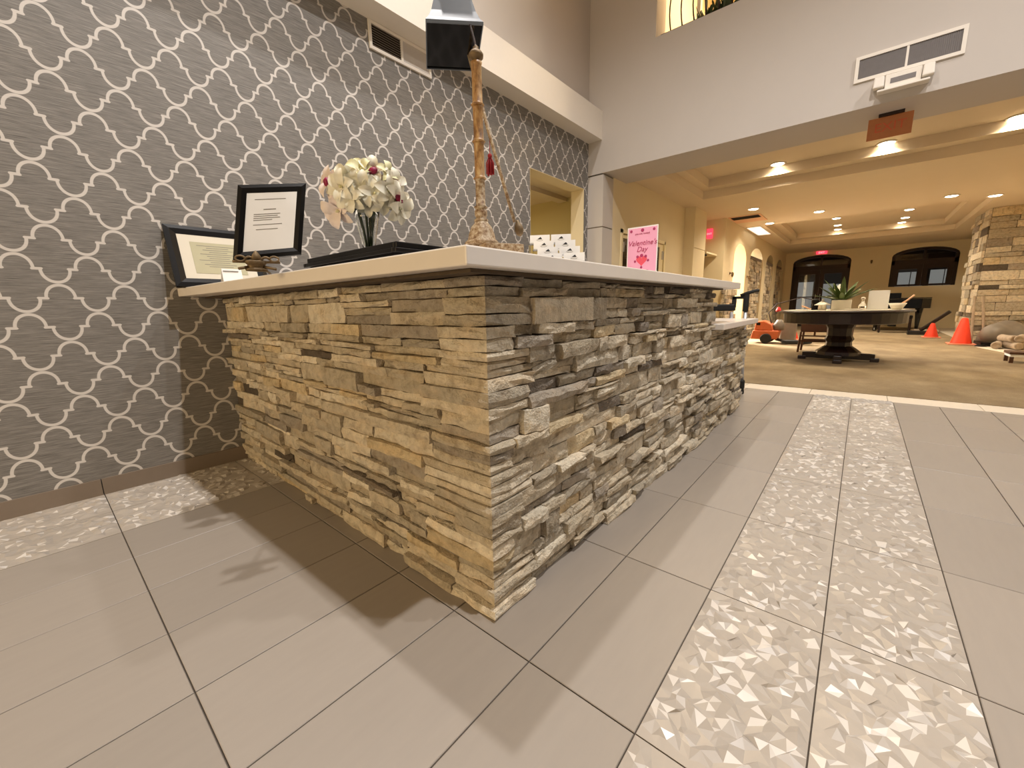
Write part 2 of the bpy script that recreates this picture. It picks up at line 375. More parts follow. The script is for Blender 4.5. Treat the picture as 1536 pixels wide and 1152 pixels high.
# ---- header wall across the lobby with balcony opening
HB = 2.665
BY0, BY1, BZ0, BZ1 = -0.9, 1.365, 3.985, 5.7
hw = MB().box((X1, -6, HB), (5.08, 2.0, HB + 0.18)).box((X1, -6, HB + 0.18), (X1 + 0.28, 2.0, BZ0)).box((X1, -6, BZ0), (X1 + 0.28, BY0, 6.0)).box((X1, BY1, BZ0), (X1 + 0.28, 2.0, 6.0)).box((X1, BY0, BZ1), (X1 + 0.28, BY1, 6.0))
hw.box((X1, 2.0, HB), (X1 + 0.28, W, 6.0))
struct('wall_back', hw, 'paint')
pl = MB().box((X1 + 0.004, 2.004, 0), (X1 + 0.28, W, HB - 0.012)); struct('wall_pillar', pl, 'joint')
pl = MB()
for z0, z1 in ((0, 1.985), (2.0, HB - 0.02)): pl.box((X1, 2.0, z0), (X1 + 0.29, W - 0.001, z1))
struct('trim_3', pl, 'paint')
# balcony room behind the opening
struct('wall_balcony', MB().box((7.4, -1.6, 3.9), (7.5, 2.6, 6.0)).box((X1 + 0.28, BY1 + 0.25, 3.9), (7.4, BY1 + 0.33, 6.0)).box((X1 + 0.28, -1.6, 3.9), (7.4, -1.5, 6.0)), 'cream')
struct('floor_balcony', MB().box((X1 + 0.28, -1.6, 3.85), (7.4, 2.0, 3.98)), 'cream')
struct('ceiling_balcony', MB().box((X1, -1.6, 6.0), (7.5, 2.6, 6.1)), 'ceil')
light('AREA', 'balcony_lamp', (5.9, 0.3, 5.8), 130, HOT, (5.9, 0.3, 4), shape='DISK', size=0.5)
struct('ceiling', MB().box((-5, -6, 6.0), (X1, W + 0.12, 6.1)), 'ceil')

# ---- lounge walls
def arch_wall(x0, x1, y, th, z0, z1, arches, name, mat):
    """wall in plane y with round-headed openings: arches=(xa, xb, zspring)"""
    mb = MB(); x = x0
    for xa, xb, zs in arches:
        if xa > x: mb.box((x, y, z0), (xa, y + th, z1))
        r = (xb - xa) / 2; cx = (xa + xb) / 2; n = 14; rh = min(r * 0.55, 0.42)
        pts = [(cx + r * math.cos(PI - PI * i / n), zs + rh * math.sin(PI * i / n)) for i in range(n + 1)]
        for i in range(n):
            (a, za), (b, zb) = pts[i], pts[i + 1]
            mb.add([(a, y, za), (b, y, zb), (b, y, z1), (a, y, z1), (a, y + th, za), (b, y + th, zb), (b, y + th, z1), (a, y + th, z1)],
                   [(0, 1, 2, 3), (7, 6, 5, 4), (0, 4, 5, 1), (3, 2, 6, 7)])
        x = xb
    if x < x1: mb.box((x, y, z0), (x1, y + th, z1))
    return struct(name, mb, mat)
DX0, DX1, DZ = 4.95, 6.72, 2.03
lw = MB().box((X1 + 0.29, 2.0, 0), (DX0, 2.15, 2.84)).box((DX0, 2.0, DZ), (DX1, 2.15, 2.84)).box((DX1, 2.0, 0), (7.7, 2.15, 2.84))
lw.box((7.7, 1.81, 0), (8.45, 2.15, 2.0)).box((7.7, 1.81, 2.015), (8.45, 2.15, 2.84)).box((8.45, 2.1, 0), (9.3, 2.25, 2.84)).box((9.3, 1.65, 0), (10.1, 2.25, 2.84)).box((7.71, 1.82, 1.99), (8.44, 2.1, 2.02))
struct('wall_lounge_left', lw, 'cream')
arch_wall(10.1, X2, 1.65, 0.45, 0, 2.84, [(10.25, 11.55, 2.0), (12.0, 13.9, 2.02), (14.4, 15.9, 2.02), (16.4, 17.9, 2.02)], 'wall_arcade', 'cream')
struct('wall_bright_room', MB().box((9.4, 4.8, 0), (19, 4.9, 2.84)).box((9.35, 2.25, 0), (9.45, 4.8, 2.84)).box((14.2, 2.1, 0), (14.3, 4.8, 2.84)), 'bright_room')
light('AREA', 'bright_room_lamp', (11.8, 3.5, 2.6), 1100, (1, 0.93, 0.82), (11.8, 3.5, 0), shape='DISK', size=0.8)
struct('wall_lounge_right', MB().box((5.0, -3.55, 0), (X2, -3.4, 2.84)), 'cream')
# ---- lounge ceiling with two stepped trays
cl = MB()
T1 = (5.3, 7.25, -3.1, 1.56); T2 = (11.0, 15.5, -2.45, 1.2)
z0, z1 = ZC, ZC + 0.13
def ring(mb, X, Y, t, z0, z1):
    (x0, x1), (y0, y1) = X, Y
    a, b, c, d = t
    mb.box((x0, y0, z0), (a, y1, z1)).box((b, y0, z0), (x1, y1, z1)).box((a, y0, z0), (b, c, z1)).box((a, d, z0), (b, y1, z1))
ring(cl, (5.08, 9.0), (-6, 2.25), T1, z0, z1); ring(cl, (9.0, X2 + 0.1), (-6, 2.25), T2, z0, z1)
i1 = (T1[0] + .28, T1[1] - .22, T1[2] + .2, T1[3] - .14); i2 = (T2[0] + .35, T2[1] - .35, T2[2] + .25, T2[3] - .2)
ring(cl, (5.08, 9.0), (-6, 2.25), i1, z1, z1 + .13); ring(cl, (9.0, X2 + 0.1), (-6, 2.25), i2, z1, z1 + .13)
cl.box((5.08, -6, z1 + .13), (X2 + .1, 5, z1 + .3)); cl.box((9.35, 2.25, 2.80), (19, 4.9, 2.9)); ZT = z1 + .13
struct('ceiling_lounge', cl, 'ceil')
# ---- far wall with arched door and arched window
def far_open(y0, y1, zs, zt, zb):
    return dict(y0=y0, y1=y1, zs=zs, zt=zt, zb=zb)
op1 = far_open(-0.32, 1.40, 2.36, 2.62, 0.0); op2 = far_open(-2.97, -1.39, 2.36, 2.62, 1.37)
def arcpts(o, n=12):
    c = (o['y0'] + o['y1']) / 2; h = (o['y1'] - o['y0']) / 2
    return [(c - h * math.cos(PI * i / n * 1.0), o['zs'] + (o['zt'] - o['zs']) * math.sin(PI * i / n)) for i in range(n + 1)]
fw = MB(); Z9 = 2.84
fw.box((X2, 1.40, 0), (X2 + .2, 2.2, Z9)).box((X2, -1.39, 0), (X2 + .2, -0.32, Z9)).box((X2, -6, 0), (X2 + .2, -2.97, Z9)).box((X2, -2.97, 0), (X2 + .2, -1.39, 1.37))
for o_ in (op1, op2):
    p = arcpts(o_)
    for (a, za), (b, zb) in zip(p[:-1], p[1:]):
        fw.add([(X2, a, za), (X2, b, zb), (X2, b, Z9), (X2, a, Z9), (X2 + .2, a, za), (X2 + .2, b, zb), (X2 + .2, b, Z9), (X2 + .2, a, Z9)],
               [(0, 1, 2, 3), (7, 6, 5, 4), (0, 4, 5, 1), (3, 2, 6, 7)])
struct('wall_far', fw, 'cream')
def arched_unit(name, o, door):
    xx = X2 + 0.06; fr = MB(); t = 0.09; n = 12
    p = arcpts(o, n)
    for (a, za), (b, zb) in zip(p[:-1], p[1:]):
        fr.add([(xx, a, za - t), (xx, b, zb - t), (xx, b, zb + .01), (xx, a, za + .01), (xx + .08, a, za - t), (xx + .08, b, zb - t), (xx + .08, b, zb + .01), (xx + .08, a, za + .01)],
               [(0, 1, 2, 3), (7, 6, 5, 4), (0, 4, 5, 1), (3, 2, 6, 7), (0, 3, 7, 4), (1, 5, 6, 2)])
    y0, y1, yc = o['y0'], o['y1'], (o['y0'] + o['y1']) / 2
    fr.box((xx, y0, o['zb']), (xx + .08, y0 + t, o['zs'])).box((xx, y1 - t, o['zb']), (xx + .08, y1, o['zs']))
    fr.box((xx, y0, 2.08), (xx + .08, y1, 2.24)).box((xx, yc - .03, 2.24), (xx + .08, yc + .03, o['zt'] - .03))
    f = struct(name, fr, 'iron'); g = MB().box((xx + .03, y0 + .05, 2.2), (xx + .034, y1 - .05, 2.42)); g.build('transom_pane', 'glass', f)
    for s, (a, b) in enumerate(((y0 + t, yc - .002), (yc + .002, y1 - t))):
        lf = MB(); st = 0.13
        lf.box((xx + .01, a, o['zb'] + .01), (xx + .06, a + st, 2.08)).box((xx + .01, b - st, o['zb'] + .01), (xx + .06, b, 2.08))
        lf.box((xx + .01, a + st, 1.93), (xx + .06, b - st, 2.08)).box((xx + .01, a + st, o['zb'] + .01), (xx + .06, b - st, o['zb'] + (.22 if door else .07)))
        if door: lf.box((xx + .02, a + st, 1.08), (xx + .05, b - st, 1.12))
        l = lf.build('door_leaf' if door else 'sash', 'iron', f)
        MB().box((xx + .03, a + st - .01, o['zb'] + .05), (xx + .034, b - st + .01, 1.95)).build('pane', 'glass', l)
        if door: MB().tube([(xx - .03, (yc + (.07 if s else -.07)), 0.95), (xx - .03, (yc + (.07 if s else -.07)), 1.2)], .012).build('door_handle', 'metal', l)
    return f
arched_unit('door_1', op1, True); arched_unit('window_1', op2, False)
# dark outside with lit windows across the courtyard
struct('wall_courtyard', MB().box((20.4, -6, -0.3), (20.5, 5, 4)), 'night')
struct('floor_courtyard', MB().box((X2 + .1, -6, -0.3), (20.4, 5, -0.02)), 'night')
struct('ceiling_courtyard', MB().box((X2 + .2, -6, 3.6), (20.4, 5, 3.7)), 'night')
cy = thing('courtyard_window', 'pale curtained windows glowing outside beyond the dark arched doors', 'window', (20.4, 0.5, 0.2))
for a, b, z0_, z1_ in ((0.2, 0.75, 0.1, 1.62), (0.85, 1.5, 0.1, 1.72), (-0.45, 0.1, 0.1, 1.6)):
    MB().box((20.33, a, z0_), (20.39, b, z1_)).build('lit_pane', 'pane_far', cy)
cy = thing('courtyard_window', 'pale curtained windows glowing outside beyond the arched window by the piano', 'window', (20.4, -2.2, 0.9))
for a, b, z0_, z1_ in ((-2.0, -1.62, 0.9, 1.92), (-2.36, -2.03, 0.9, 1.92), (-2.86, -2.52, 0.9, 1.96), (-3.25, -2.89, 0.9, 1.96)):
    MB().box((20.33, a, z0_), (20.39, b, z1_)).build('lit_pane', 'pane_far', cy)
# double door behind the flyer (lounge left wall)
dr = MB().box((DX0, 1.985, 0), (DX0 + .06, 2.12, DZ)).box((DX1 - .06, 1.985, 0), (DX1, 2.12, DZ)).box((DX0, 1.985, DZ - .05), (DX1, 2.12, DZ))
d2 = struct('door_2', dr, 'doorstile')
yc = (DX0 + DX1) / 2
for a, b, g0, g1 in ((DX0 + .06, yc - .003, DX0 + .10, DX0 + .30), (yc + .003, DX1 - .06, DX1 - .36, DX1 - .22)):
    l = MB().box((a, 2.01, 0.01), (g0, 2.05, DZ - .06)).box((g1, 2.01, .01), (b, 2.05, DZ - .06)).box((g0, 2.01, 1.92), (g1, 2.05, DZ - .06)).box((g0, 2.01, .01), (g1, 2.05, 0.5)).build('door_leaf', 'doorstile', d2)
    MB().box((g0, 2.02, 0.5), (g1, 2.035, 1.92)).build('pane', 'door_glass', l)
    MB().box((a + .02 if a < yc - .5 else b - .05, 1.985, 1.72), (a + .05 if a < yc - .5 else b - .02, 2.01, 1.86)).build('hinge', 'metal', l)

# ---- ledger stone generator
PAL = [((206, 194, 172), 6), ((192, 180, 158), 6), ((178, 168, 150), 4), ((220, 210, 190), 4), ((206, 188, 154), 1.3), ((164, 154, 140), 1.8), ((126, 116, 104), .6), ((92, 82, 70), 0.45)]
def tone(r):
    c = r.choices([p[0] for p in PAL], [p[1] for p in PAL])[0]; s = r.uniform(.97, 1.10)
    q = srgb(*(min(255, x * s) for x in c)); return q
def stone_mesh(mb, O, U, N, u0, u1, z0, z1, d, r, nx=5, back=0.03, tn=None, wrap=None):
    """one split-face stone: O origin, U along wall, N outward; front grid roughened"""
    U, N, Zv = Vector(U), Vector(N), Vector((0, 0, 1)); O = Vector(O); ny = 2; tn = tn or tone(r)
    rows = []; tilt = r.uniform(-.006, .006); slope = r.uniform(-.0025, .0025); ph = r.uniform(0, 9)
    for j in range(ny + 1):
        row = []
        for i in range(nx + 1):
            u = u0 + (u1 - u0) * i / nx; z = z0 + (z1 - z0) * j / ny
            edge = (i in (0, nx)) or (j in (0, ny)); jit = 0.003
            dd = d + tilt * (i / nx - .5) * 2 + r.uniform(-.0045, .0045) - (r.uniform(.003, .009) if edge else 0)
            if j in (0, ny): z += r.uniform(-.0022, .0022) + slope * (i / nx - .5) * 2
            else: z += r.uniform(-.2, .2) * (z1 - z0)
            if i in (0, nx): u += r.uniform(-.003, .003)
            else: u += r.uniform(-.3, .3) * (u1 - u0) / nx
            row.append(O + U * u + N * max(dd, .004) + Zv * z)
        rows.append(row)
    vs = [p for row in rows for p in row]; n = nx + 1; fs = []
    for j in range(ny):
        for i in range(nx): fs.append((j * n + i, j * n + i + 1, (j + 1) * n + i + 1, (j + 1) * n + i))
    per = [i for i in range(n)] + [j * n + nx for j in range(1, ny + 1)] + [ny * n + i for i in range(nx - 1, -1, -1)] + [j * n for j in range(ny - 1, 0, -1)]
    bk = len(vs)
    for q in per:
        p = vs[q]; vs.append(p - N * ((p - O).dot(N) + back))
    m = len(per)
    for i in range(m):
        j = (i + 1) % m; fs.append((per[j], per[i], bk + i, bk + j))
    fs.append(tuple(bk + i for i in range(m)))
    mb.add(vs, fs, tn)
def corner_stone(mb, lx, ly, z0, z1, d, r):
    """stone wrapping the outer corner at the origin: leg lx along +x (face -y), leg ly along +y (face -x)"""
    path = [(0, ly, 1), (0, ly * .66, 1), (0, ly * .33, 1), (0, 0, 0), (lx * .33, 0, 2), (lx * .66, 0, 2), (lx, 0, 2)]; tn = tone(r)
    while max(tn[:3]) < 0.12: tn = tone(r)
    zs = [z0, (z0 + z1) / 2, z1]; vs = []; n = len(path)
    for j, z in enumerate(zs):
        for i, (x, y, s) in enumerate(path):
            dd = d + r.uniform(-.005, .005) - (r.uniform(.002, .008) if j != 1 or i in (0, n - 1) else 0)
            zz = z + (r.uniform(-.0025, .0025) if j != 1 else r.uniform(-.25, .25) * (z1 - z0) / 2)
            dx = -dd if s in (0, 1) else 0; dy = -dd if s in (0, 2) else 0
            if s == 0: dx *= .93; dy *= .93
            vs.append(Vector((x + dx + (r.uniform(-.006, .006) if s == 2 else 0), y + dy + (r.uniform(-.006, .006) if s == 1 else 0), zz)))
    fs = []
    for j in range(2):
        for i in range(n - 1): fs.append((j * n + i + 1, j * n + i, (j + 1) * n + i, (j + 1) * n + i + 1))
    bk = len(vs); inner = [(.03, ly), (.03, .03), (lx, .03)]
    for z in (z0, z1):
        for x, y in inner: vs.append(Vector((x, y, z)))
    b0, b1 = bk, bk + 3; T = 2 * n
    fs += [(b0, 0, 1, b0 + 1), (b0 + 1, 1, 2, 3), (b0 + 1, 3, 4, 5), (b0 + 1, 5, 6, b0 + 2)]
    fs += [(b1, b1 + 1, T + 1, T), (b1 + 1, T + 3, T + 2, T + 1), (b1 + 1, T + 5, T + 4, T + 3), (b1 + 1, b1 + 2, T + 6, T + 5)]
    fs += [(b0, b1, T, n, 0), (b0 + 2, 6, n + 6, T + 6, b1 + 2), (b0, b0 + 1, b1 + 1, b1), (b0 + 1, b0 + 2, b1 + 2, b1 + 1)]
    mb.add(vs, fs, tn)
def bands(zt, r, lo=.05, hi=.105):
    z = 0; out = []
    while z < zt - .001:
        h = r.uniform(lo, hi)
        if zt - z - h < lo: h = zt - z
        out.append((z, min(z + h, zt))); z += h
    return out
def panel(r, u0, u1, z0, z1, lmin, lmax):
    """yield stones (u0,u1,z0,z1) filling the rectangle"""
    h = z1 - z0; n = 1 if h < .045 or (h < .085 and r.random() < .22) else (2 if h < .075 or r.random() < .55 else 3)
    ws = [r.uniform(.5, 1.5) for _ in range(n)]; t = sum(ws); z = z0
    for w in ws:
        zz = z + h * w / t; u = u0
        while u < u1 - .001:
            L = r.uniform(lmin, lmax)
            if u1 - u - L < lmin * .8: L = u1 - u
            yield (u, u + L, z, zz); u += L
        z = zz
def paint_tone(o, cols):
    me = o.data; ca = me.color_attributes.new('tone', 'FLOAT_COLOR', 'CORNER'); k_ = 0
    for p, c in zip(me.polygons, cols):
        for _ in p.loop_indices: ca.data[k_].color = c; k_ += 1
g = 0.0015
rs = random.Random(21)
desk = thing('reception_desk', 'reception desk faced in beige split ledger stone under a white countertop', 'desk', (1.2, 1.1, 0))
ZT_S = 1.035; ZL = 0.765; XE = 2.22; XL = 3.35
stones = []            # (distance, callable)
camx = Vector((-0.82, -0.79, 0.95))
def put(fn, ctr): stones.append(((Vector(ctr) - camx).length, fn))
cuts = bands(ZT_S, rs)
for z0_, z1_ in cuts:
    lx, ly = rs.uniform(.08, .2), rs.uniform(.13, .3)
    # corner stones of this band
    h = z1_ - z0_; n = 1 if h < .05 else 2 if h < .085 else 3
    ws = [rs.uniform(.6, 1.4) for _ in range(n)]; z = z0_
    for w in ws:
        zz = z + h * w / sum(ws)
        mb = MB(); corner_stone(mb, lx, ly, z + g, zz - g, rs.uniform(.014, .036), rs); put(mb, (0, 0, z)); z = zz
    # left face (plane x=0)
    y = ly
    while y < W - .002:
        L = rs.uniform(.28, .62)
        if W - .002 - y - L < .2: L = W - .002 - y
        for a, b, c_, d_ in panel(rs, y, y + L, z0_, z1_, .12, .42):
            mb = MB(); stone_mesh(mb, (0, 0, 0), (0, -1, 0), (-1, 0, 0), -b + g, -a - g, c_ + g, d_ - g, rs.choice([.008, .014, .02, .028, .038]), rs); put(mb, (0, (a + b) / 2, c_))
        y += L
    # right face (plane y=0)
    xe = XE if z0_ > ZL - .02 else XL
    x = lx
    zz1 = z1_ if (z0_ > ZL - .02 or z1_ < ZL) else z1_
    while x < xe - .002:
        L = rs.uniform(.24, .55)
        if xe - .002 - x - L < .2: L = xe - .002 - x
        top = z1_
        if x + L > XE + .01 and z1_ > ZL: top = ZL
        if x < XE < x + L and top != z1_: L = XE - x; top = z1_
        if top - z0_ > .02:
            for a, b, c_, d_ in panel(rs, x, x + L, z0_, top, .10, .36):
                mb = MB(); stone_mesh(mb, (0, 0, 0), (1, 0, 0), (0, -1, 0), a + g, b - g, c_ + g, d_ - g, rs.choice([.006, .014, .022, .032, .045]), rs); put(mb, ((a + b) / 2, 0, c_))
        x += L
# end face of the lower part
for z0_, z1_ in bands(ZL, rs, .07, .12):
    for a, b, c_, d_ in panel(rs, 0.0, .5, z0_, z1_, .12, .3):
        mb = MB(); stone_mesh(mb, (XL, 0, 0), (0, 1, 0), (1, 0, 0), a + g, b - g, c_ + g, d_ - g, .02, rs); put(mb, (XL + .5, a, c_))
stones.sort(key=lambda s: -(s[0] < 1.25) if False else s[0])
STUFF = MB()
for idx, (dist, mb) in enumerate(stones):
    if idx < 300:
        o = mb.build('ledger_stone', 'stone', desk); paint_tone(o, mb.c)
    else: STUFF.v, STUFF.f, STUFF.c = STUFF.v, STUFF.f, STUFF.c; STUFF.add(mb.v, mb.f); STUFF.c[-len(mb.f):] = mb.c
if STUFF.f:
    o = STUFF.build('ledger_stone_facing', 'stone', desk, kind='stuff'); paint_tone(o, STUFF.c)
print('STONES', len(stones))
MB().box((0.001, 0.001, 0), (.2, W - .014, 1.035)).box((.2, .001, 0), (XE, .2, 1.035)).box((XE, .001, 0), (XL, .45, ZL)).build('core', 'mortar', desk)
MB().box((.2, .2, .70), (XE, .8, .74)).build('work_surface', 'quartz', desk)
# countertops
MB().prism([(-.150, -.090, 1.046), (2.62, -.090, 1.046), (2.62, .42, 1.046), (.50, .42, 1.046), (.50, W - .001, 1.046), (-.228, W - .001, 1.046)], (0, 0, .046)).build('countertop', 'quartz', desk, bevel=0.004)
MB().box((-.1, -.05, 1.036), (2.3, .2, 1.0455)).box((-.1, .2, 1.036), (.2, W - .002, 1.0455)).build('countertop_backing', 'mortar', desk)
MB().box((XE + .01, -.09, ZL + .002), (XL + .08, .5, ZL + .042)).build('lower_countertop', 'quartz', desk, bevel=.004)

# ---- stone piers of the lounge (far away: stones joined)
def stone_block(name, x0, x1, y0, y1, z0, z1, faces, label=None, cat=None, seed=5, hs=(.06, .13), ls=(.15, .5), structure=True):
    r = random.Random(seed); mb = MB()
    for F in faces:
        if F == '-x': O, U, N, L = (x0, y0, 0), (0, 1, 0), (-1, 0, 0), y1 - y0
        elif F == '-y': O, U, N, L = (x0, y0, 0), (1, 0, 0), (0, -1, 0), x1 - x0
        elif F == '+y': O, U, N, L = (x1, y1, 0), (-1, 0, 0), (0, 1, 0), x1 - x0
        elif F == '+x': O, U, N, L = (x1, y1, 0), (0, -1, 0), (1, 0, 0), y1 - y0
        z = z0
        while z < z1 - .001:
            h = r.uniform(*hs); h = z1 - z if z1 - z - h < hs[0] else h; u = 0
            while u < L - .001:
                l = r.uniform(*ls); l = L - u if L - u - l < ls[0] else l
                stone_mesh(mb, O, U, N, u + .004, u + l - .004, z + .004, z + h - .004, r.uniform(.01, .06), r, nx=3, back=.005); u += l
            z += h
    return mb
def pier(label, seed, *a, **k):
    mb = stone_block('', *a, seed=seed, **k); x0, x1, y0, y1, z0, z1 = a[:6]
    t = thing('stone_pier', label, 'pillar', ((x0 + x1) / 2, (y0 + y1) / 2, 0))
    MB().box((x0, y0, z0), (x1, y1, z1)).build('core', 'mortar', t)
    o = mb.build('ledger_stone_facing', 'stone', t, kind='stuff'); paint_tone(o, mb.c); return t
t = pier('grey stone pier filling the arch nearest the bright archway', 31, 12.04, 13.86, 1.72, 2.08, 0, 2.12, ['-y'])
MB().box((12.02, 1.68, 2.12), (13.88, 2.1, 2.2)).build('cap', 'base', t)
t = pier('grey stone pier in the middle arch of the left arcade', 32, 14.44, 15.86, 1.72, 2.08, 0, 2.12, ['-y'])
MB().box((14.42, 1.68, 2.12), (15.88, 2.1, 2.2)).build('cap', 'base', t)
t = pier('grey stone pier in the arch nearest the dark arched doors', 33, 16.44, 17.86, 1.72, 2.08, 0, 2.12, ['-y'])
MB().box((16.42, 1.68, 2.12), (17.88, 2.1, 2.2)).build('cap', 'base', t)
pier('low beige stone pier base under the wall left of the bright arch', 34, 9.28, 10.22, 1.57, 1.64, 0, 1.25, ['-y', '-x'], hs=(.07, .14), ls=(.12, .4))
pier('tall tan stone chimney column right of the arched window', 35, 12.3, 14.0, -3.39, -2.62, 0, ZC - .004, ['+y', '-x'], hs=(.08, .2), ls=(.2, .6))

# ================================================================== LIGHTS OF THE LOUNGE
LW = 135
lamps = [(6.93, 0.42, ZT, 'tray'), (6.98, -0.81, ZT, 'tray'), (7.0, -1.95, ZT, 'tray'),
         (8.73, 1.04, ZC, 'beam'), (10.0, 0.09, ZC, 'beam'), (10.2, -1.80, ZC, 'beam'), (10.75, -2.4, ZC, 'beam'), (10.7, 1.06, ZC, 'beam'),
         (12.9, -0.05, ZT, 'far'), (14.15, -0.03, ZT, 'far'), (15.0, 0.0, ZT, 'far'), (12.9, -1.39, ZT, 'far'), (14.15, -1.39, ZT, 'far'), (15.0, -1.37, ZT, 'far')]
LAB = ['round ceiling light left of the amber exit panel in the nearest tray ceiling', 'round ceiling light directly below the amber exit panel', 'round ceiling light at the right edge of the frame in the nearest tray',
       'round ceiling light beside the dark slotted ceiling grille', 'round ceiling light above the far arched doors on the band between trays', 'left of two round ceiling lights on the band near the stone chimney column', 'right of two round ceiling lights on the band near the stone chimney column', 'round ceiling light beside the glowing patch of imitated reflected light',
       'nearest light of the left row in the far tray ceiling', 'middle light of the left row in the far tray ceiling', 'furthest light of the left row in the far tray ceiling',
       'nearest light of the right row in the far tray ceiling', 'middle light of the right row in the far tray ceiling', 'furthest light of the right row in the far tray ceiling']
for x, y, z, kd in lamps:
    t = thing('recessed_light', LAB[lamps.index((x, y, z, kd))], 'ceiling light', (x, y, z), 'lights in the ' + kd + ' part of the lounge ceiling')
    MB().lathe((x, y, z - .012), [(.095, .012), (.11, .006), (.105, 0), (.085, 0), (.085, .011)], 20).build('trim_ring', 'white_trim', t, smooth=True)
    MB().lathe((x, y, z - .02), [(.02, 0), (.07, .003), (.082, .012), (.082, .016)], 20).build('bulb', 'lamp', t, smooth=True)
    light('SPOT', 'recessed_beam', (x, y, z - .03), LW * (1.25 if kd == 'tray' else 1.0), (1.0, 0.86, 0.66), (x, y, 0), spot_size=2.6, spot_blend=0.9, shadow_soft_size=0.07)
for i, (x, y, lb) in enumerate([(.41, -1.54, 'round downlight in the high lobby ceiling over the aisle'), (.46, .94, 'round downlight in the high lobby ceiling over the desk'), (2.7, -3.4, 'round downlight in the high lobby ceiling towards the lounge')]):
    t = thing('recessed_light', lb, 'ceiling light', (x, y, 6.0))
    MB().lathe((x, y, 5.985), [(.1, .013), (.115, .006), (.11, 0), (.09, 0), (.09, .012)], 20).build('trim_ring', 'white_trim', t, smooth=True)

# added fill lights hidden in the trays, brightening their far step faces
for (x0c, x1c, y0c, y1c, e, lb) in ((5.34, i1[0] - .02, T1[2] + .25, T1[3] - .2, 90, 'added hidden fill light on the front ledge of the nearest tray ceiling'), (11.04, i2[0] - .02, T2[2] + .3, T2[3] - .25, 60, 'added hidden fill light on the front ledge of the far tray ceiling')):
    light('AREA', 'added_tray_fill', (x1c - .03, (y0c + y1c) / 2, ZC + .165), e, (1.0, .84, .58), (x1c + 3, (y0c + y1c) / 2, ZC + .16), shape='RECTANGLE', size=(y1c - y0c), size_y=.03)

# ================================================================== THINGS ON THE COUNTER
CT = 1.092
V = Vector
def framed(name, label, TL, TR, BL, border, depth, mats, mat_in=None, loc=None):
    """picture frame from three corners of its front; returns thing and a mapper (s,t)->point on the front"""
    TL, TR, BL = V(TL), V(TR), V(BL); U = (TR - TL); D = (BL - TL); N = D.cross(U).normalized(); w, h = U.length, D.length; U.normalize(); D.normalize()
    t = thing(name, label, 'picture frame', loc or tuple(BL))
    P = lambda a, b, c=0: TL + U * a + D * b + N * c
    mb = MB(); b = border
    outer = [(0, 0), (w, 0), (w, h), (0, h)]; mid = [(b * .45, b * .45), (w - b * .45, b * .45), (w - b * .45, h - b * .45), (b * .45, h - b * .45)]; inn = [(b, b), (w - b, b), (w - b, h - b), (b, h - b)]
    vs = [P(a, c, -depth) for a, c in outer] + [P(a, c, 0) for a, c in outer] + [P(a, c, .006) for a, c in mid] + [P(a, c, -.004) for a, c in inn]
    fs = [(0, 1, 2, 3)] + [(k0 + i, k0 + (i + 1) % 4, k0 + 4 + (i + 1) % 4, k0 + 4 + i) for k0 in (0, 4, 8) for i in range(4)]
    mb.add(vs, fs); mb.build('frame', mats, t)
    return t, P, w, h
def sheet(P, a0, b0, a1, b1, c, name, mat, t, th=.0015):
    return MB().prism([P(a0, b0, c), P(a1, b0, c), P(a1, b1, c), P(a0, b1, c)], (P(0, 0, th) - P(0, 0, 0))).build(name, mat, t)
# landscape certificate frame leaning on the wallpaper wall
f1, P, w, h = framed('picture_frame', 'black landscape frame with a matted certificate, leaning on the patterned wall', (-0.252, 2.205, 1.440), (0.215, 2.205, 1.440), (-0.262, 2.055, CT + .004), .052, .018, 'black')
sheet(P, .05, .05, w - .05, h - .05, -.006, 'mat_board', 'matboard', f1)
pr = sheet(P, .105, .095, w - .105, h - .085, -.0042, 'certificate', 'parchment', f1)
tl = MB()
for i in range(11):
    y = .115 + i * .013; l = (.10, .055, .075, .045, .09, .06, .05, .1, .05, .08, .06)[i]; tl.prism([P(w / 2 - l, y, -.0026), P(w / 2 + l, y, -.0026), P(w / 2 + l, y + .003, -.0026), P(w / 2 - l, y + .003, -.0026)], P(0, 0, .0003) - P(0, 0, 0))
tl.build('text_lines', 'ink', pr)
# white folded card in front of the certificate
t = thing('desk_card', 'small white card standing between the two black frames', 'card', (-.10, 1.62, CT))
MB().prism([(-.165, 1.60, CT + .001), (-.08, 1.60, CT + .001), (-.08, 1.615, CT + .070), (-.165, 1.615, CT + .070)], (0, .002, 0)).prism([(-.165, 1.645, CT + .001), (-.08, 1.645, CT + .001), (-.08, 1.615, CT + .070), (-.165, 1.615, CT + .070)], (0, .002, 0)).build('card', 'paper', t)
MB().box((-.16, 1.609, CT + .056), (-.095, 1.612, CT + .060)).build('printed_line', 'ink', t)
# portrait frame on its easel
f2, P, w, h = framed('picture_frame', 'black portrait frame holding a white typed notice, on an ornate bronze stand', (-0.267, 0.925, 1.389), (-0.064, 0.845, 1.420), (-0.318, 0.915, 1.128), .030, .016, 'black', loc=(-.2, .9, 1.13))
sheet(P, .028, .028, w - .028, h - .028, -.005, 'notice', 'paper', f2)
tl = MB()
for y, a, b in ((.052, .055, .155), (.088, .085, .125), (.105, .055, .140), (.112, .055, .132), (.119, .055, .140), (.126, .055, .115), (.143, .055, .148), (.160, .065, .135)):
    y = y * 1.0; tl.prism([P(a, y, -.0032), P(b, y, -.0032), P(b, y + (.0022 if y != .088 else .003), -.0032), P(a, y + (.0022 if y != .088 else .003), -.0032)], P(0, 0, .0003) - P(0, 0, 0))
tl.build('text_lines', 'ink', f2)
es = thing('easel_stand', 'ornate antique bronze easel stand with scrolled ledge under the portrait frame', 'stand', (-.24, .87, CT))
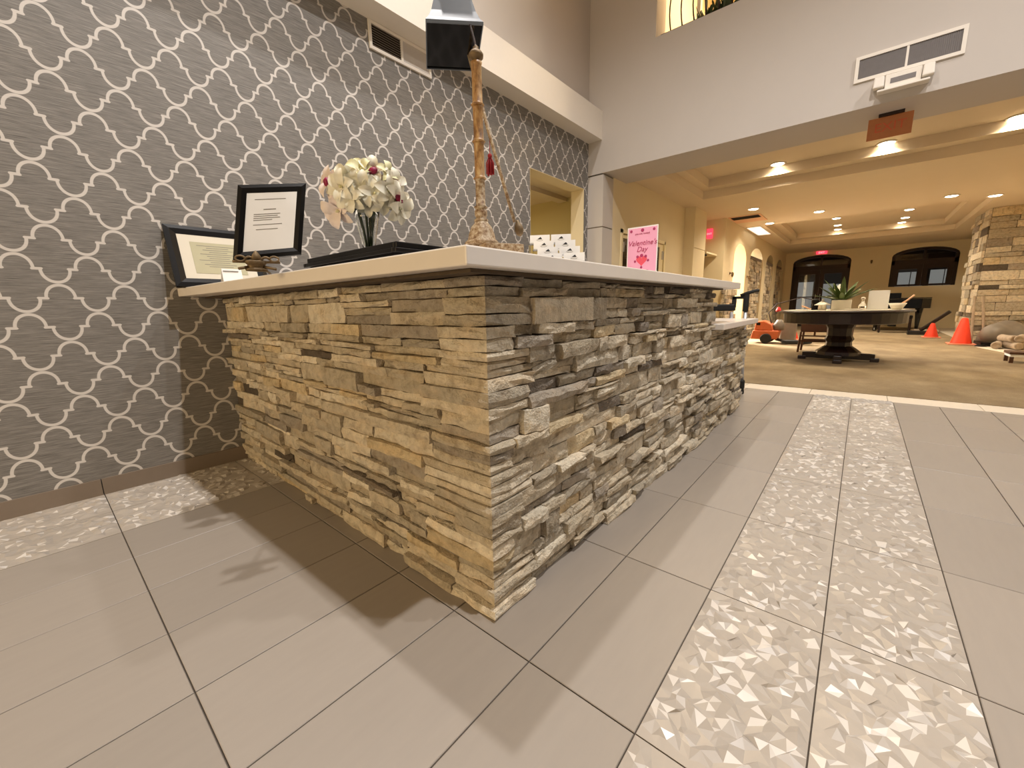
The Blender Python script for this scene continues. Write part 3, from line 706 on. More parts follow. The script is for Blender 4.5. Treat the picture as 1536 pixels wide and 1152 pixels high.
lU = V((.146, -.049, .001)).normalized(); c0 = V((-.325, .895, 1.132)) + V((-.004, -.026, 0)); nrm = V((-.32, -.95, 0)).normalized()
mb = MB()
for s, a in ((1, .020), (1, .122)):
    ctr = c0 + lU * a + nrm * .006; ring = [ctr + (lU * math.cos(q) * .014 + V((0, 0, 1)) * math.sin(q) * .009) for q in [2 * PI * i / 14 for i in range(15)]]; mb.tube(ring, .0035, 6)
mb.tube([c0 + lU * (.034 + .074 * i / 16) + V((0, 0, 1)) * (.006 * math.sin(i / 16 * PI * 3)) + nrm * .006 for i in range(17)], .0045, 6)
mb.tube([c0 + lU * (-.004 + .144 * i / 8) + V((0, 0, -.010)) for i in range(9)], .0045, 6)
mb.build('scrolled_ledge', 'bronze', es, smooth=True)
ct = c0 + lU * .068
MB().lathe(ct + nrm * .008 + V((0, 0, -.004)), [(.012, 0), (.017, .008), (.012, .018), (.006, .026), (.001, .032)], 12, sy=.6).build('shell_finial', 'bronze', es, smooth=True)
bz = MB()
bz.lathe((ct.x, ct.y + .01, CT), [(.034, 0), (.036, .006), (.022, .012), (.030, .022), (.038, .030), (.034, .036)], 16, sy=.7)
for s in (-1, 1): bz.tube([ct + V((0, .01, -.025)) + lU * s * .02, ct + lU * s * .04 + V((0, 0, -.030)), V((ct.x, ct.y, CT + .006)) + lU * s * .056 + nrm * .01], .005, 6)
bz.tube([ct + V((0, .02, -.01)), V((-.17, 1.0, CT + .005))], .004, 6)
bz.build('base', 'bronze', es, smooth=True)

# black tray
tr = thing('serving_tray', 'black stepped rectangular tray under the orchid vase', 'tray', (.15, .67, CT))
x0, x1, y0, y1 = -.04, .30, .34, 1.0
def rimbox(mb, x0, x1, y0, y1, z0, z1, t): mb.box((x0, y0, z0), (x1, y0 + t, z1)).box((x0, y1 - t, z0), (x1, y1, z1)).box((x0, y0 + t, z0), (x0 + t, y1 - t, z1)).box((x1 - t, y0 + t, z0), (x1, y1 - t, z1))
mb = MB(); rimbox(mb, x0, x1, y0, y1, CT + .034, CT + .050, .02); mb.build('lip', 'black', tr, bevel=.003)
mb = MB(); rimbox(mb, x0 + .012, x1 - .012, y0 + .012, y1 - .012, CT + .05, CT + .070, .016); mb.build('rim', 'black', tr, bevel=.003)
MB().box((x0 + .02, y0 + .02, CT + .001), (x1 - .02, y1 - .02, CT + .036)).build('body', 'black', tr)
# vase
VX, VY, VZ = .11, .735, CT + .0365
vs_ = thing('vase', 'clear flared glass vase filled with dark stems', 'vase', (VX, VY, VZ))
MB().lathe((VX, VY, VZ), [(.026, 0), (.028, .004), (.018, .012), (.020, .03), (.030, .10), (.044, .17), (.056, .222), (.053, .222), (.041, .17), (.027, .10), (.016, .034), (.012, .03)], 28).build('glass_body', 'glass', vs_, smooth=True)
r = random.Random(4)
stm = MB()
for i in range(16):
    a = r.uniform(0, 2 * PI); b = a + r.uniform(-.6, .6)
    stm.tube([V((VX + .008 * math.cos(a), VY + .008 * math.sin(a), VZ + .04)), V((VX + .018 * math.cos(b), VY + .018 * math.sin(b), VZ + .13)), V((VX + .036 * math.cos(b), VY + .036 * math.sin(b), VZ + .21)), V((VX + .055 * math.cos(b), VY + .055 * math.sin(b), VZ + .27))], .003, 5)
stm.build('stems', 'leaf', vs_, smooth=True)
lf = MB()
def leafblade(mb, p, d, L, wd, up=V((0, 0, 1)), curl=.3):
    d = V(d).normalized(); sd = d.cross(up).normalized(); n = 7; vs = []
    for i in range(n):
        t_ = i / (n - 1); c = V(p) + d * L * t_ + up * (-curl * L * t_ * t_); ww_ = wd * math.sin(PI * min(.999, .12 + .88 * t_)) ** .8
        vs += [c - sd * ww_, c + up * ww_ * .35 * -1, c + sd * ww_]
    fs = []
    for i in range(n - 1):
        a = i * 3; fs += [(a, a + 1, a + 4, a + 3), (a + 1, a + 2, a + 5, a + 4)]
    mb.add(vs, fs)
for i in range(12):
    a = r.uniform(0, 2 * PI); leafblade(lf, (VX + .03 * math.cos(a), VY + .03 * math.sin(a), VZ + .225 + r.uniform(0, .05)), (math.cos(a), math.sin(a), r.uniform(-.1, .6)), r.uniform(.07, .11), .014)
lf.build('leaves', 'leaf', vs_, smooth=True)
def bloom(c, n, R, mats, label, group, lipon, seed, petals=5):
    rr = random.Random(seed); c = V(c); n = V(n).normalized(); t1 = n.orthogonal().normalized(); t2 = n.cross(t1)
    t = thing('flower_bloom', label, 'flower', c, group)
    for k in range(petals):
        a = 2 * PI * k / petals + rr.uniform(-.15, .15); d = (t1 * math.cos(a) + t2 * math.sin(a)); mb = MB(); sd = d.cross(n); L = R * rr.uniform(.9, 1.1); wd = R * rr.uniform(.26, .40); vs = []; m = 6
        cup = rr.uniform(.1, .5)
        for i in range(m):
            q = i / (m - 1); p = c + d * (L * q) + n * (R * cup * math.sin(q * PI * .8) + .002 * k); w_ = wd * (math.sin(PI * (.1 + .88 * q)) ** .7)
            vs += [p - sd * w_ + n * w_ * .25, p - sd * w_ * .5, p, p + sd * w_ * .5, p + sd * w_ + n * w_ * .25]
        fs = []
        for i in range(m - 1):
            for j in range(4): q0 = i * 5 + j; fs.append((q0, q0 + 1, q0 + 6, q0 + 5))
        mb.add(vs, fs); mb.build('petal', mats, t, smooth=True)
    if lipon:
        mb = MB(); mb.lathe(c + n * .004, [(.004, 0), (R * .24, R * .12), (R * .34, R * .38), (R * .24, R * .56), (R * .03, R * .6)], 10, axis=n + V((0, 0, -.5)), sy=.7); mb.build('lip', 'lip', t, smooth=True)
    else: MB().lathe(c, [(.003, 0), (R * .1, R * .2), (R * .04, R * .4)], 8, axis=n).build('centre', 'petal_y', t, smooth=True)
    ctr = V((VX, VY, VZ + .22)); MB().tube([c - n * .002, c - n * .03 + (ctr - c) * .3, ctr], .0022, 5).build('stem', 'leaf', t, smooth=True)
toC = (camx - V((VX, VY, 1.4))).normalized(); rgt = V((-toC.y, toC.x, 0)).normalized() * 1; UPV = V((0, 0, 1))
# rgt points to image right
if (V((1.0, .0, 0)) ).dot(rgt) < 0: rgt = -rgt
C0 = V((VX + .01, VY - .01, CT + .315))
bl = [(-.135, .020, 1, 'p'), (-.105, -.035, 0, 'p'), (-.070, .035, 0, 'w'), (-.065, -.030, 0, 'w'), (-.020, .060, 0, 'y'), (-.015, .005, 0, 'w'), (.020, .065, 1, 'w'), (.035, .020, 0, 'p'),
      (.050, -.035, 0, 'w'), (.075, .055, 0, 'y'), (.095, .030, 1, 'w'), (.105, -.015, 1, 'w'), (-.005, -.045, 0, 'w'), (.070, .000, 0, 'w'), (-.100, .005, 0, 'w'), (.02, -.01, 0, 'w'), (-.04, .02, 0, 'w'), (.115, -.055, 0, 'w'), (-.12, -.075, 0, 'p')]
BLAB = ['magenta throated orchid at the far left of the bouquet', 'blush bloom low on the left side of the bouquet', 'white bloom at the upper left of the bouquet', 'white bloom at the lower left beside the vase rim', 'creamy yellow bloom at the top left of the bouquet', 'large white bloom just left of the bouquet centre',
        'magenta throated orchid at the top centre of the bouquet', 'blush bloom just right of the bouquet centre', 'white bloom low on the right above the vase rim', 'creamy yellow bloom at the top right of the bouquet', 'magenta throated orchid at the upper right of the bouquet', 'magenta throated orchid at the lower right of the bouquet',
        'white bloom hanging over the front of the vase rim', 'white bloom at mid height on the right of the bouquet', 'white bloom between the blush blooms on the left', 'white bloom at the very centre of the bouquet', 'white bloom above and left of the bouquet centre', 'white bloom hanging lowest on the right', 'blush bloom hanging lowest on the left']
for i, (a, b, lpp, kd) in enumerate(bl):
    rr = random.Random(90 + i); dep = .045 * math.cos(min(1.4, abs(a) / .1)) + rr.uniform(-.01, .02)
    p = C0 + rgt * a * .92 + UPV * b * 1.05 + toC * dep; n = (rgt * a * 4 + UPV * (b * 4 + .1) + toC * (.6 + rr.uniform(-.2, .2)))
    lab, grp = ('white orchid bloom with a magenta throat in the glass vase', 'orchids with magenta throats') if lpp else {'w': ('white bloom with broad petals in the glass vase', 'white blooms in the vase'), 'y': ('creamy yellow bloom at the top of the glass vase bouquet', 'creamy yellow blooms in the vase'), 'p': ('blush tinted bloom in the glass vase bouquet', 'blush blooms in the vase')}[kd]
    lab = BLAB[i]
    bloom(p, n, rr.uniform(.048, .064), {'w': 'petal', 'y': 'petal_y', 'p': 'petal_p'}[kd], lab, grp, lpp, i, 5 if lpp else 6)

# pole lamp with pagoda shade
LX, LY = .111, .112
lp = thing('table_lamp', 'gilded bamboo-like pole lamp with black pagoda shade, rod and red tassel', 'lamp', (LX, LY, CT))
ang = math.atan2(.08 - .145, .143 - .079)
MB().box((LX - .012, LY - .062, CT + .001), (LX + .112, LY + .052, CT + .044), rot=ang + .35, piv=(LX, LY, 0)).build('plinth', 'weathered', lp, bevel=.002)
MB().lathe((LX, LY, CT + .044), [(.050, 0), (.053, .004), (.049, .010), (.042, .016), (.038, .034), (.031, .052), (.022, .062), (.020, .067)], 28).build('bell_base', 'weathered', lp, smooth=True)
pr_ = [(.020, 0)]
z = .0
def seg(r0, L): pass
pole = [(.018, 0), (.021, .004), (.021, .009), (.015, .014), (.019, .022), (.019, .034), (.015, .04), (.021, .044), (.014, .050), (.014, .118), (.016, .121)]
MB().lathe((LX, LY, CT + .108), pole, 20).build('lower_pole', 'weathered', lp, smooth=True)
z = CT + .229
for zt in (1.421, 1.517, 1.628):
    MB().lathe((LX, LY, z), [(.0165, 0), (.0195, .003), (.0165, .006), (.0145, .010), (.0142, (zt - z) * .5), (.0145, zt - z - .006), (.0165, zt - z)], 20).build('bamboo_joint', 'gilt', lp, smooth=True); z = zt
MB().lathe((LX, LY, 1.628), [(.010, 0), (.009, .006), (.020, .012), (.021, .020), (.015, .028), (.006, .032), (.008, .038), (.002, .044)], 20).build('finial', 'bronze', lp, smooth=True)
# shade: rectangular pagoda shade above the pole, black lacquered underside, concave blue-grey roof
Q = [V((.045, .243, 0)), V((.165, .130, 0)), V((.319, .313, 0)), V((.194, .429, 0))]; QC = sum(Q, V((0, 0, 0))) / 4; zb = 1.752
def sq(cz, k_): return [QC + (q - QC) * k_ + V((0, 0, cz)) for q in Q]
mb = MB(); mb.add(sq(zb + .004, .965) + sq(zb + .016, .93), [(0, 1, 2, 3), (4, 5, 6, 7)] + [(i, (i + 1) % 4, 4 + (i + 1) % 4, 4 + i) for i in range(4)])
mb.build('shade_underside', 'black_gloss', lp)
mb = MB(); prof = [(1.0, zb), (1.0, zb + .008), (.90, zb + .022), (.78, zb + .048), (.67, zb + .085), (.58, zb + .14), (.52, zb + .20), (.50, zb + .26), (.12, zb + .27)]
vs = []; fs = []
for hw, zz in prof: vs += sq(zz, hw)
for j in range(len(prof) - 1):
    for i in range(4): fs.append((j * 4 + i, j * 4 + (i + 1) % 4, (j + 1) * 4 + (i + 1) % 4, (j + 1) * 4 + i))
fs += [tuple(len(vs) - 4 + i for i in range(4))]
o4 = len(vs); vs += sq(zb, .965); fs += [(i, (i + 1) % 4, o4 + (i + 1) % 4, o4 + i) for i in range(4)]
mb.add(vs, fs); mb.build('shade_roof', 'shade_top', lp)
MB().tube([(LX, LY, 1.668), (LX + .012, LY + .018, 1.70), (LX + .03, LY + .05, 1.757)], .003, 6).build('shade_stem', 'iron', lp)
rod = [V((.243, .272, 1.757)), V((.225, .178, 1.503)), V((.271, .114, 1.225))]
MB().tube([rod[0], (rod[0] + rod[1]) / 2, rod[1], (rod[1] + rod[2]) / 2, rod[2]], .0055, 8).build('rod', 'weathered', lp, smooth=True)
MB().lathe(rod[2] + V((.013, -.013, -.045)), [(.003, 0), (.011, .006), (.0155, .02), (.013, .034), (.006, .045), (.005, .052)], 14, axis=(-.15, .15, 1)).build('carved_knob', 'bronze', lp, smooth=True)
mb = MB(); r = random.Random(8)
for i in range(26):
    a = r.uniform(0, 2 * PI); q = r.uniform(0, .013); p = V((.222, .172, 1.425)); mb.tube([p + V((q * .2 * math.cos(a), q * .2 * math.sin(a), 0)), p + V((q * math.cos(a), q * math.sin(a), -.02)), p + V((q * math.cos(a), q * math.sin(a), -.052 + r.uniform(-.004, .004)))], .0016, 4)
mb.lathe((.222, .172, 1.42), [(.003, 0), (.007, .004), (.007, .010), (.002, .015)], 10); mb.build('tassel', 'tassel', lp, smooth=True)
MB().tube([(.222, .172, 1.434), (.228, .176, 1.50)], .0012, 5).build('tassel_cord', 'tassel', lp)

# tiered card holder: four rows, two columns of white folded cards
A0 = V((.492, .221, 1.221)); SH = V((-.018, -.031, -.0270)); wdir = V((.56, -.83, 0)).normalized(); nd = V((-.83, -.56, 0)).normalized()
ch = thing('card_holder', 'clear tiered acrylic holder full of white cards on the counter', 'holder', (.5, .15, CT))
mb = MB()
for i in range(4):
    o = A0 + SH * i; bz_ = o.z - .032
    mb.prism([o + V((0, 0, -.036)) - nd * .012, o + wdir * .158 + V((0, 0, -.036)) - nd * .012, o + wdir * .158 + V((0, 0, -.036)) + nd * .030, o + V((0, 0, -.036)) + nd * .030], (0, 0, .003))
    for s in (-.003, .158): mb.prism([o + wdir * s + V((0, 0, -.036)) - nd * .012, o + wdir * s + V((0, 0, -.036)) + nd * .03, V((*(o + wdir * s + nd * .03).xy, CT + .001)), V((*(o + wdir * s - nd * .012).xy, CT + .001))], wdir * .003)
mb.build('tiers', 'acrylic', ch)
names = ['top', 'second', 'third', 'bottom']
for i in range(4):
    for j in range(2):
        o = A0 + SH * i + wdir * (j * .081); c = thing('card_stack', 'stack of white business cards, %s row, %s column of the holder' % (names[i], ('left', 'right')[j]), 'cards', o, 'card stacks in the tiered holder')
        upv = (V((0, 0, 1)) - nd * .25).normalized(); hh = .036
        p0 = o - upv * hh; a, b = p0, p0 + wdir * .076
        MB().prism([a, b, b + upv * hh, a + upv * hh], -nd * .009).build('cards', 'paper', c)
        m = (a + b) / 2 + upv * hh * .60 + nd * .0004
        MB().prism([m - wdir * .009 - upv * .002, m + wdir * .009 - upv * .002, m + wdir * .003 + upv * .0065, m - wdir * .001 + upv * .004], nd * .0004).build('printed_mark', 'ink_dark', c)
        q = [m + wdir * (.012 * math.cos(PI + PI * k_ / 8)) + upv * (-.004 + .005 * math.sin(PI + PI * k_ / 8)) for k_ in range(9)]
        MB().tube(q, .0004, 4).build('printed_curve', 'ink', c)
# pink flyer in an upright acrylic holder
fy = thing('flyer_holder', "pink Valentine's Day flyer in a clear upright holder on the counter", 'flyer', (1.8, .32, CT))
MB().box((1.803, .222, CT + .002), (1.806, .428, 1.440)).box((1.76, .222, CT + .001), (1.83, .428, CT + .004)).build('acrylic_back', 'acrylic', fy)
fp = MB().box((1.7985, .225, CT + .006), (1.8005, .425, 1.436)); fp.build('white_border', 'paper', fy)
MB().box((1.7972, .231, CT + .012), (1.7984, .419, 1.428)).build('pink_sheet', 'flyer', fy)
RR, UU = (0, -1, 0), (0, 0, 1); fx = 1.7970
text('headline', 'you are invited', .016, 'flyer_rose', fy, (fx, .325, 1.393), RR, UU)
text('script_title', "Valentine's", .044, 'flyer_rose', fy, (fx, .325, 1.335), RR, UU, shear=.3)
text('script_title', 'Day', .044, 'flyer_rose', fy, (fx, .325, 1.296), RR, UU, shear=.3)
def heart(cy_, cz, s): return [(fx - .0002, cy_ - s * (16 * math.sin(a) ** 3) / 16, cz + s * (13 * math.cos(a) - 5 * math.cos(2 * a) - 2 * math.cos(3 * a) - math.cos(4 * a)) / 16) for a in [2 * PI * i / 28 for i in range(28)]]
MB().prism(heart(.325, 1.228, .036), (.0004, 0, 0)).build('printed_heart', 'flyer_heart', fy)
mb = MB()
for y, z, s in ((.40, 1.412, .009), (.325, 1.413, .011), (.25, 1.412, .009), (.352, 1.252, .009), (.325, 1.258, .011), (.298, 1.252, .009), (.282, 1.226, .008), (.368, 1.224, .008), (.325, 1.185, .008)):
    MB().lathe((fx - .0006, y, z), [(s, 0), (s * .8, .0005), (s * .2, .0006)], 10, axis=(-1, 0, 0)).build('printed_rose', 'flyer_rose', fy)

text('small_print', 'join us for the celebration', .009, 'flyer_text', fy, (fx, .325, 1.168), RR, UU)
# loose papers near the end of the counter
for (x, y, a, lb) in ((1.95, .06, .3, 'white folded leaflet lying on the counter right of the flyer'), (2.28, .10, -.2, 'white folded leaflet lying nearest the far end of the counter')):
    t = thing('leaflet', lb, 'paper', (x, y, CT)); U = V((math.cos(a), math.sin(a), 0)); Nn = V((-U.y, U.x, 0)); c = V((x, y, CT + .001))
    MB().prism([c - U * .10, c - U * .10 + Nn * .14, c + Nn * .14 + V((0, 0, .022)), c + V((0, 0, .022))], (0, 0, .0015)).prism([c + V((0, 0, .022)), c + Nn * .14 + V((0, 0, .022)), c + U * .10 + Nn * .14, c + U * .10], (0, 0, .0015)).build('folded_sheet', 'paper', t)
    MB().box((x - .012, y - .003, CT + .019), (x + .006, y + .004, CT + .026)).build('printed_mark', 'ink_dark', t)

# ================================================================== WALL FIXTURES
# vent on the wallpaper wall
vt = thing('wall_vent', 'white framed air vent with dark louvres high on the patterned wall', 'vent', (1.45, W, 2.96))
x0, x1, z0, z1 = 1.155, 1.735, 2.872, 3.064
mb = MB(); rf = .022; yy = W - .016
mb.box((x0, yy, z0), (x1, W - .001, z0 + rf)).box((x0, yy, z1 - rf), (x1, W - .001, z1)).box((x0, yy, z0 + rf), (x0 + rf, W - .001, z1 - rf)).box((x1 - rf, yy, z0 + rf), (x1, W - .001, z1 - rf)).box(((x0 + x1) / 2 - .01, yy + .002, z0 + rf), ((x0 + x1) / 2 + .01, W - .001, z1 - rf))
mb.build('frame', 'white_trim', vt)
MB().box((x0 + rf, W - .004, z0 + rf), ((x0 + x1) / 2 - .01, W - .001, z1 - rf)).build('cavity', 'vent_dark', vt)
for i in range(9):
    z = z0 + rf + .004 + i * .0165; MB().obox((x0 + rf + .129, W - .010, z + .006), (1, 0, 0), (0, 1, .9), (0, -.9, 1), .128, .005, .0012).build('louvre', 'base', vt)
MB().box(((x0 + x1) / 2 + .01, W - .008, z0 + rf), (x1 - rf, W - .002, z1 - rf)).build('blank_panel', 'paint', vt)
# vent on the header wall
vt = thing('wall_vent', 'wide white framed grille with two grey sections on the wall above the lounge', 'vent', (X1, -.86, 2.98))
y0, y1, z0, z1 = -1.205, -.515, 2.885, 3.095; rf = .026
mb = MB(); mb.box((X1 - .016, y0, z0), (X1 - .001, y1, z0 + rf)).box((X1 - .016, y0, z1 - rf), (X1 - .001, y1, z1)).box((X1 - .016, y0, z0 + rf), (X1 - .001, y0 + rf, z1 - rf)).box((X1 - .016, y1 - rf, z0 + rf), (X1 - .001, y1, z1 - rf)).box((X1 - .014, -.866, z0 + rf), (X1 - .001, -.850, z1 - rf))
mb.build('frame', 'white_trim', vt)
MB().box((X1 - .004, y0 + rf, z0 + rf), (X1 - .001, y1 - rf, z1 - rf)).build('cavity', 'grille', vt)
mb = MB(); n = 52
for i in range(n):
    y = y0 + rf + .006 + (y1 - y0 - 2 * rf - .012) * i / (n - 1)
    if abs(y + .858) > .012: mb.box((X1 - .010, y - .0022, z0 + rf), (X1 - .004, y + .0022, z1 - rf))
mb.build('grille_bars', 'grille', vt, kind='stuff')
# emergency light unit
em = thing('emergency_light', 'white emergency light unit with two lamp heads under the wide grille', 'light', (X1 - .05, -.85, 2.80))
MB().box((X1 - .06, -.965, 2.755), (X1 - .001, -.735, 2.868)).build('housing', 'white_trim', em, bevel=.006)
for y in (-.695, -1.005):
    MB().prism([(X1 - .085, y - .038, 2.775), (X1 - .085, y + .038, 2.775), (X1 - .075, y + .034, 2.865), (X1 - .075, y - .034, 2.865)], (.07, 0, 0)).build('lamp_head', 'white_trim', em, bevel=.008)
MB().box((X1 - .062, -.93, 2.79), (X1 - .06, -.77, 2.83)).build('label_window', 'grille', em)
MB().box((X1 - .09, -1.02, 2.735), (X1 - .001, -.69, 2.752)).build('tray', 'white_trim', em, bevel=.004)
# amber exit panel hanging from the header
ex = thing('exit_sign', 'amber edge-lit EXIT panel hanging under the header beam', 'sign', (4.7, -.80, 2.66))
MB().box((4.695, -.965, 2.452), (4.703, -.650, 2.640)).build('panel', 'exit_amber', ex, bevel=.002)
MB().box((4.67, -.90, 2.640), (4.73, -.72, 2.664)).build('mount', 'iron', ex)
text('lettering', 'EXIT', .11, 'exit_amber_letter', ex, (4.694, -.81, 2.545), (0, -1, 0), (0, 0, 1))
# red exit signs in the lounge
ex = thing('exit_sign', 'small glowing red EXIT sign above the far arched doors', 'sign', (X2 - .03, .56, 2.70))
MB().box((X2 - .06, .40, 2.645), (X2 - .003, .72, 2.742)).build('housing', 'exit_red', ex)
text('lettering', 'EXIT', .09, 'exit_dark', ex, (X2 - .061, .56, 2.69), (0, -1, 0), (0, 0, 1))
ex = thing('exit_sign', 'glowing red EXIT sign high on the wall left of the bright archway', 'sign', (9.27, 1.93, 2.45))
MB().box((9.235, 1.905, 2.355), (9.297, 2.015, 2.56)).build('housing', 'exit_red', ex)
text('lettering', 'EXIT', .05, 'exit_dark', ex, (9.234, 1.96, 2.45), (0, -1, 0), (0, 0, 1))
# ledge and bracket camera
t = thing('wall_shelf', 'narrow cream ledge below the red exit sign left of the bright archway', 'shelf', (8.9, 1.95, 2.0)); MB().box((8.46, 1.78, 1.965), (9.28, 2.09, 2.0)).build('board', 'cream', t)
t = thing('wall_speaker', 'small black bracketed device under the cream ledge', 'speaker', (8.7, 1.9, 1.9))
MB().box((8.50, 1.84, 1.93), (8.72, 1.98, 1.962)).build('bracket', 'black', t); MB().prism([(8.5, 1.84, 1.82), (8.66, 1.90, 1.87), (8.70, 1.90, 1.925), (8.5, 1.84, 1.925)], (0, .08, 0)).build('body', 'black', t)
# ceiling return grille in the lounge
t = thing('ceiling_vent', 'dark slotted return grille in the lounge ceiling by the left wall', 'vent', (9.7, 1.9, ZC))
MB().box((9.30, 1.02, ZC - .012), (10.15, 1.62, ZC - .001)).build('frame', 'peach', t)
for i in range(7): MB().box((9.35 + i * .045, 1.06, ZC - .02), (9.37 + i * .045, 1.58, ZC - .012)).build('slat', 'vent_dark', t)
t = thing('ceiling_reflection_patch', 'glowing patch imitating reflected light on the lounge ceiling by the bright archway', 'ceiling light', (11.6, 1.42, ZC)); MB().box((10.95, 1.28, ZC - .01), (12.5, 1.60, ZC - .001)).build('frame', 'white_trim', t); MB().box((11.0, 1.30, ZC - .013), (12.45, 1.58, ZC - .010)).build('glow_sheet', pmat('reflected_light_glow', (1, 1, 1, 1), emit=(1, .94, .84, 1), estr=1.0), t)  # emissive sheet imitates light from the bright hall reflected on the ceiling
# wall sconces
for (x, y, z, n, lb) in ((9.9, 1.64, 1.62, (0, -1, 0), 'small bronze wall fixture on the pier left of the bright archway'), (11.75, 1.64, 1.62, (0, -1, 0), 'small bronze wall fixture right of the bright archway'), (X2 - .001, -.87, 2.28, (-1, 0, 0), 'small dark wall fixture between the arched doors and the arched window')):
    t = thing('wall_sconce', lb, 'sconce', (x, y, z)); n = V(n); MB().lathe(V((x, y, z)) + n * .001, [(.03, 0), (.033, .008), (.012, .015), (.012, .04)], 12, axis=n).build('backplate', 'bronze', t, smooth=True)
    MB().lathe(V((x, y, z - .09)) + n * .06, [(.012, 0), (.026, .03), (.03, .08), (.018, .11)], 12).build('cup', 'bronze', t, smooth=True)
# balcony railing and plant
rl = thing('balcony_railing', 'dark iron railing with wavy bars in the balcony opening', 'railing', (4.55, .3, 3.99))
MB().box((4.53, -.88, 4.02), (4.57, 1.36, 4.065)).box((4.53, -.88, 4.9), (4.57, 1.36, 4.94)).build('rails', 'iron', rl)
for i in range(17):
    y = 1.25 - i * .13; MB().tube([(4.55, y + .022 * math.sin(k_ / 10 * 2 * PI), 4.065 + k_ * .0835) for k_ in range(11)], .008, 6).build('baluster', 'iron', rl, smooth=True)
t = thing('balcony_post', 'white square post standing behind the balcony railing', 'post', (4.9, 1.0, 3.98)); MB().box((4.88, 1.035, 3.982), (4.95, 1.075, 5.99)).build('post', 'white_trim', t)
pt = thing('balcony_plant', 'leafy plant in a brown trough behind the balcony railing', 'plant', (4.72, .8, 3.98))
MB().prism([(4.64, .50, 3.99), (4.64, 1.02, 3.99), (4.64, 1.04, 4.10), (4.64, .46, 4.10)], (.16, 0, 0)).build('trough', 'midwood', pt)
mb = MB(); r = random.Random(3)
for i in range(90):
    a = r.uniform(0, 2 * PI); leafblade(mb, (4.72 + r.uniform(-.05, .05), .76 + r.uniform(-.24, .24), 4.1), (.5 * math.cos(a), .6 * math.sin(a), 1), r.uniform(.15, .4), .013, up=V((.3 * math.cos(a), .3 * math.sin(a), .4)).normalized(), curl=.5)
mb.build('foliage', 'leaf', pt, smooth=True)

# ================================================================== AISLE: upright walker past the desk end
wk = thing('walking_frame', 'aluminium upright walker with black forearm rest beyond the desk end', 'walker', (3.95, .15, 0))
MB().tube([(3.95, .092, .10), (3.95, .112, .55), (3.95, .118, .90)], .017, 10).build('leg', 'metal', wk, smooth=True)
MB().tube([(4.12, .30, .10), (4.12, .28, .85)], .017, 10).build('leg', 'metal', wk, smooth=True)
MB().tube([(4.06, .12, .45), (4.10, .29, .45)], .012, 8).build('cross_bar', 'metal', wk, smooth=True)
MB().lathe((3.95, .114, .50), [(.026, 0), (.028, .02), (.028, .11), (.024, .13)], 12).box((3.93, .12, .53), (3.97, .18, .58)).build('height_clamp', 'rubber', wk)
MB().lathe((3.95, .092, .0), [(.022, 0), (.026, .02), (.022, .06), (.026, .07), (.026, .14), (.02, .15)], 12).build('rubber_foot', 'rubber', wk)
MB().lathe((4.12, .30, .0), [(.022, 0), (.026, .02), (.022, .10)], 12).build('rubber_foot', 'rubber', wk)
MB().tube([(3.95, .118, .86), (3.95, .118, 1.03)], .027, 10).build('upper_sleeve', 'rubber', wk)
MB().box((3.92, .215, .865), (3.99, .42, .935)).build('forearm_rest', 'rubber', wk, bevel=.012)
MB().box((3.93, .21, .90), (3.97, .245, 1.005)).box((3.93, .10, .985), (3.97, .245, 1.012)).build('arm_bracket', 'rubber', wk)
MB().tube([(3.94, .17, 1.015), (3.945, .10, 1.045), (3.95, .03, 1.065), (3.95, .01, 1.06)], .020, 10, r2=.013).build('hand_grip', 'rubber', wk, smooth=True)

# ================================================================== LOUNGE FURNITURE
tx, ty = 7.55, -.56; tbl = thing('centre_table', 'dark mahogany oval table on a thick pedestal in the lounge', 'table', (tx, ty, 0))
MB().lathe((tx, ty, .76), [(.80, 0), (.835, .01), (.84, .028), (.82, .04)], 40, sy=1.0).build('table_top', 'darkwood', tbl, smooth=False)
MB().lathe((tx, ty, .60), [(.72, 0), (.77, .01), (.775, .159)], 40).build('apron', 'darkwood', tbl)
MB().lathe((tx, ty, .10), [(.30, 0), (.29, .05), (.23, .10), (.175, .14), (.165, .2), (.19, .25), (.165, .30), (.17, .42), (.22, .525)], 12).build('pedestal', 'darkwood', tbl)
for a in (PI / 2 + .05, -PI / 2 + .05, 0.05, PI + .05):
    d = V((math.cos(a), math.sin(a), 0)); s = V((-d.y, d.x, 0)); L = .46
    mb = MB(); c = V((tx, ty, .03)); mb.prism([c - s * .05, c - s * .05 + d * L, c - s * .05 + d * L + V((0, 0, .09)), c - s * .05 + d * .25 + V((0, 0, .10)), c - s * .05 + V((0, 0, .13))], s * .10)
    mb.box((tx + d.x * L - .055, ty + d.y * L - .055, .004), (tx + d.x * L + .055, ty + d.y * L + .055, .06)); mb.build('foot', 'darkwood', tbl, bevel=.008)
TZ = .80
t = thing('table_cloth', 'cream runner laid along the dark oval table', 'cloth', (tx, ty, TZ)); MB().lathe((tx, ty, TZ + .001), [(.78, 0), (.785, .004), (.77, .006)], 40).build('cloth', 'matboard', t); TZ += .008
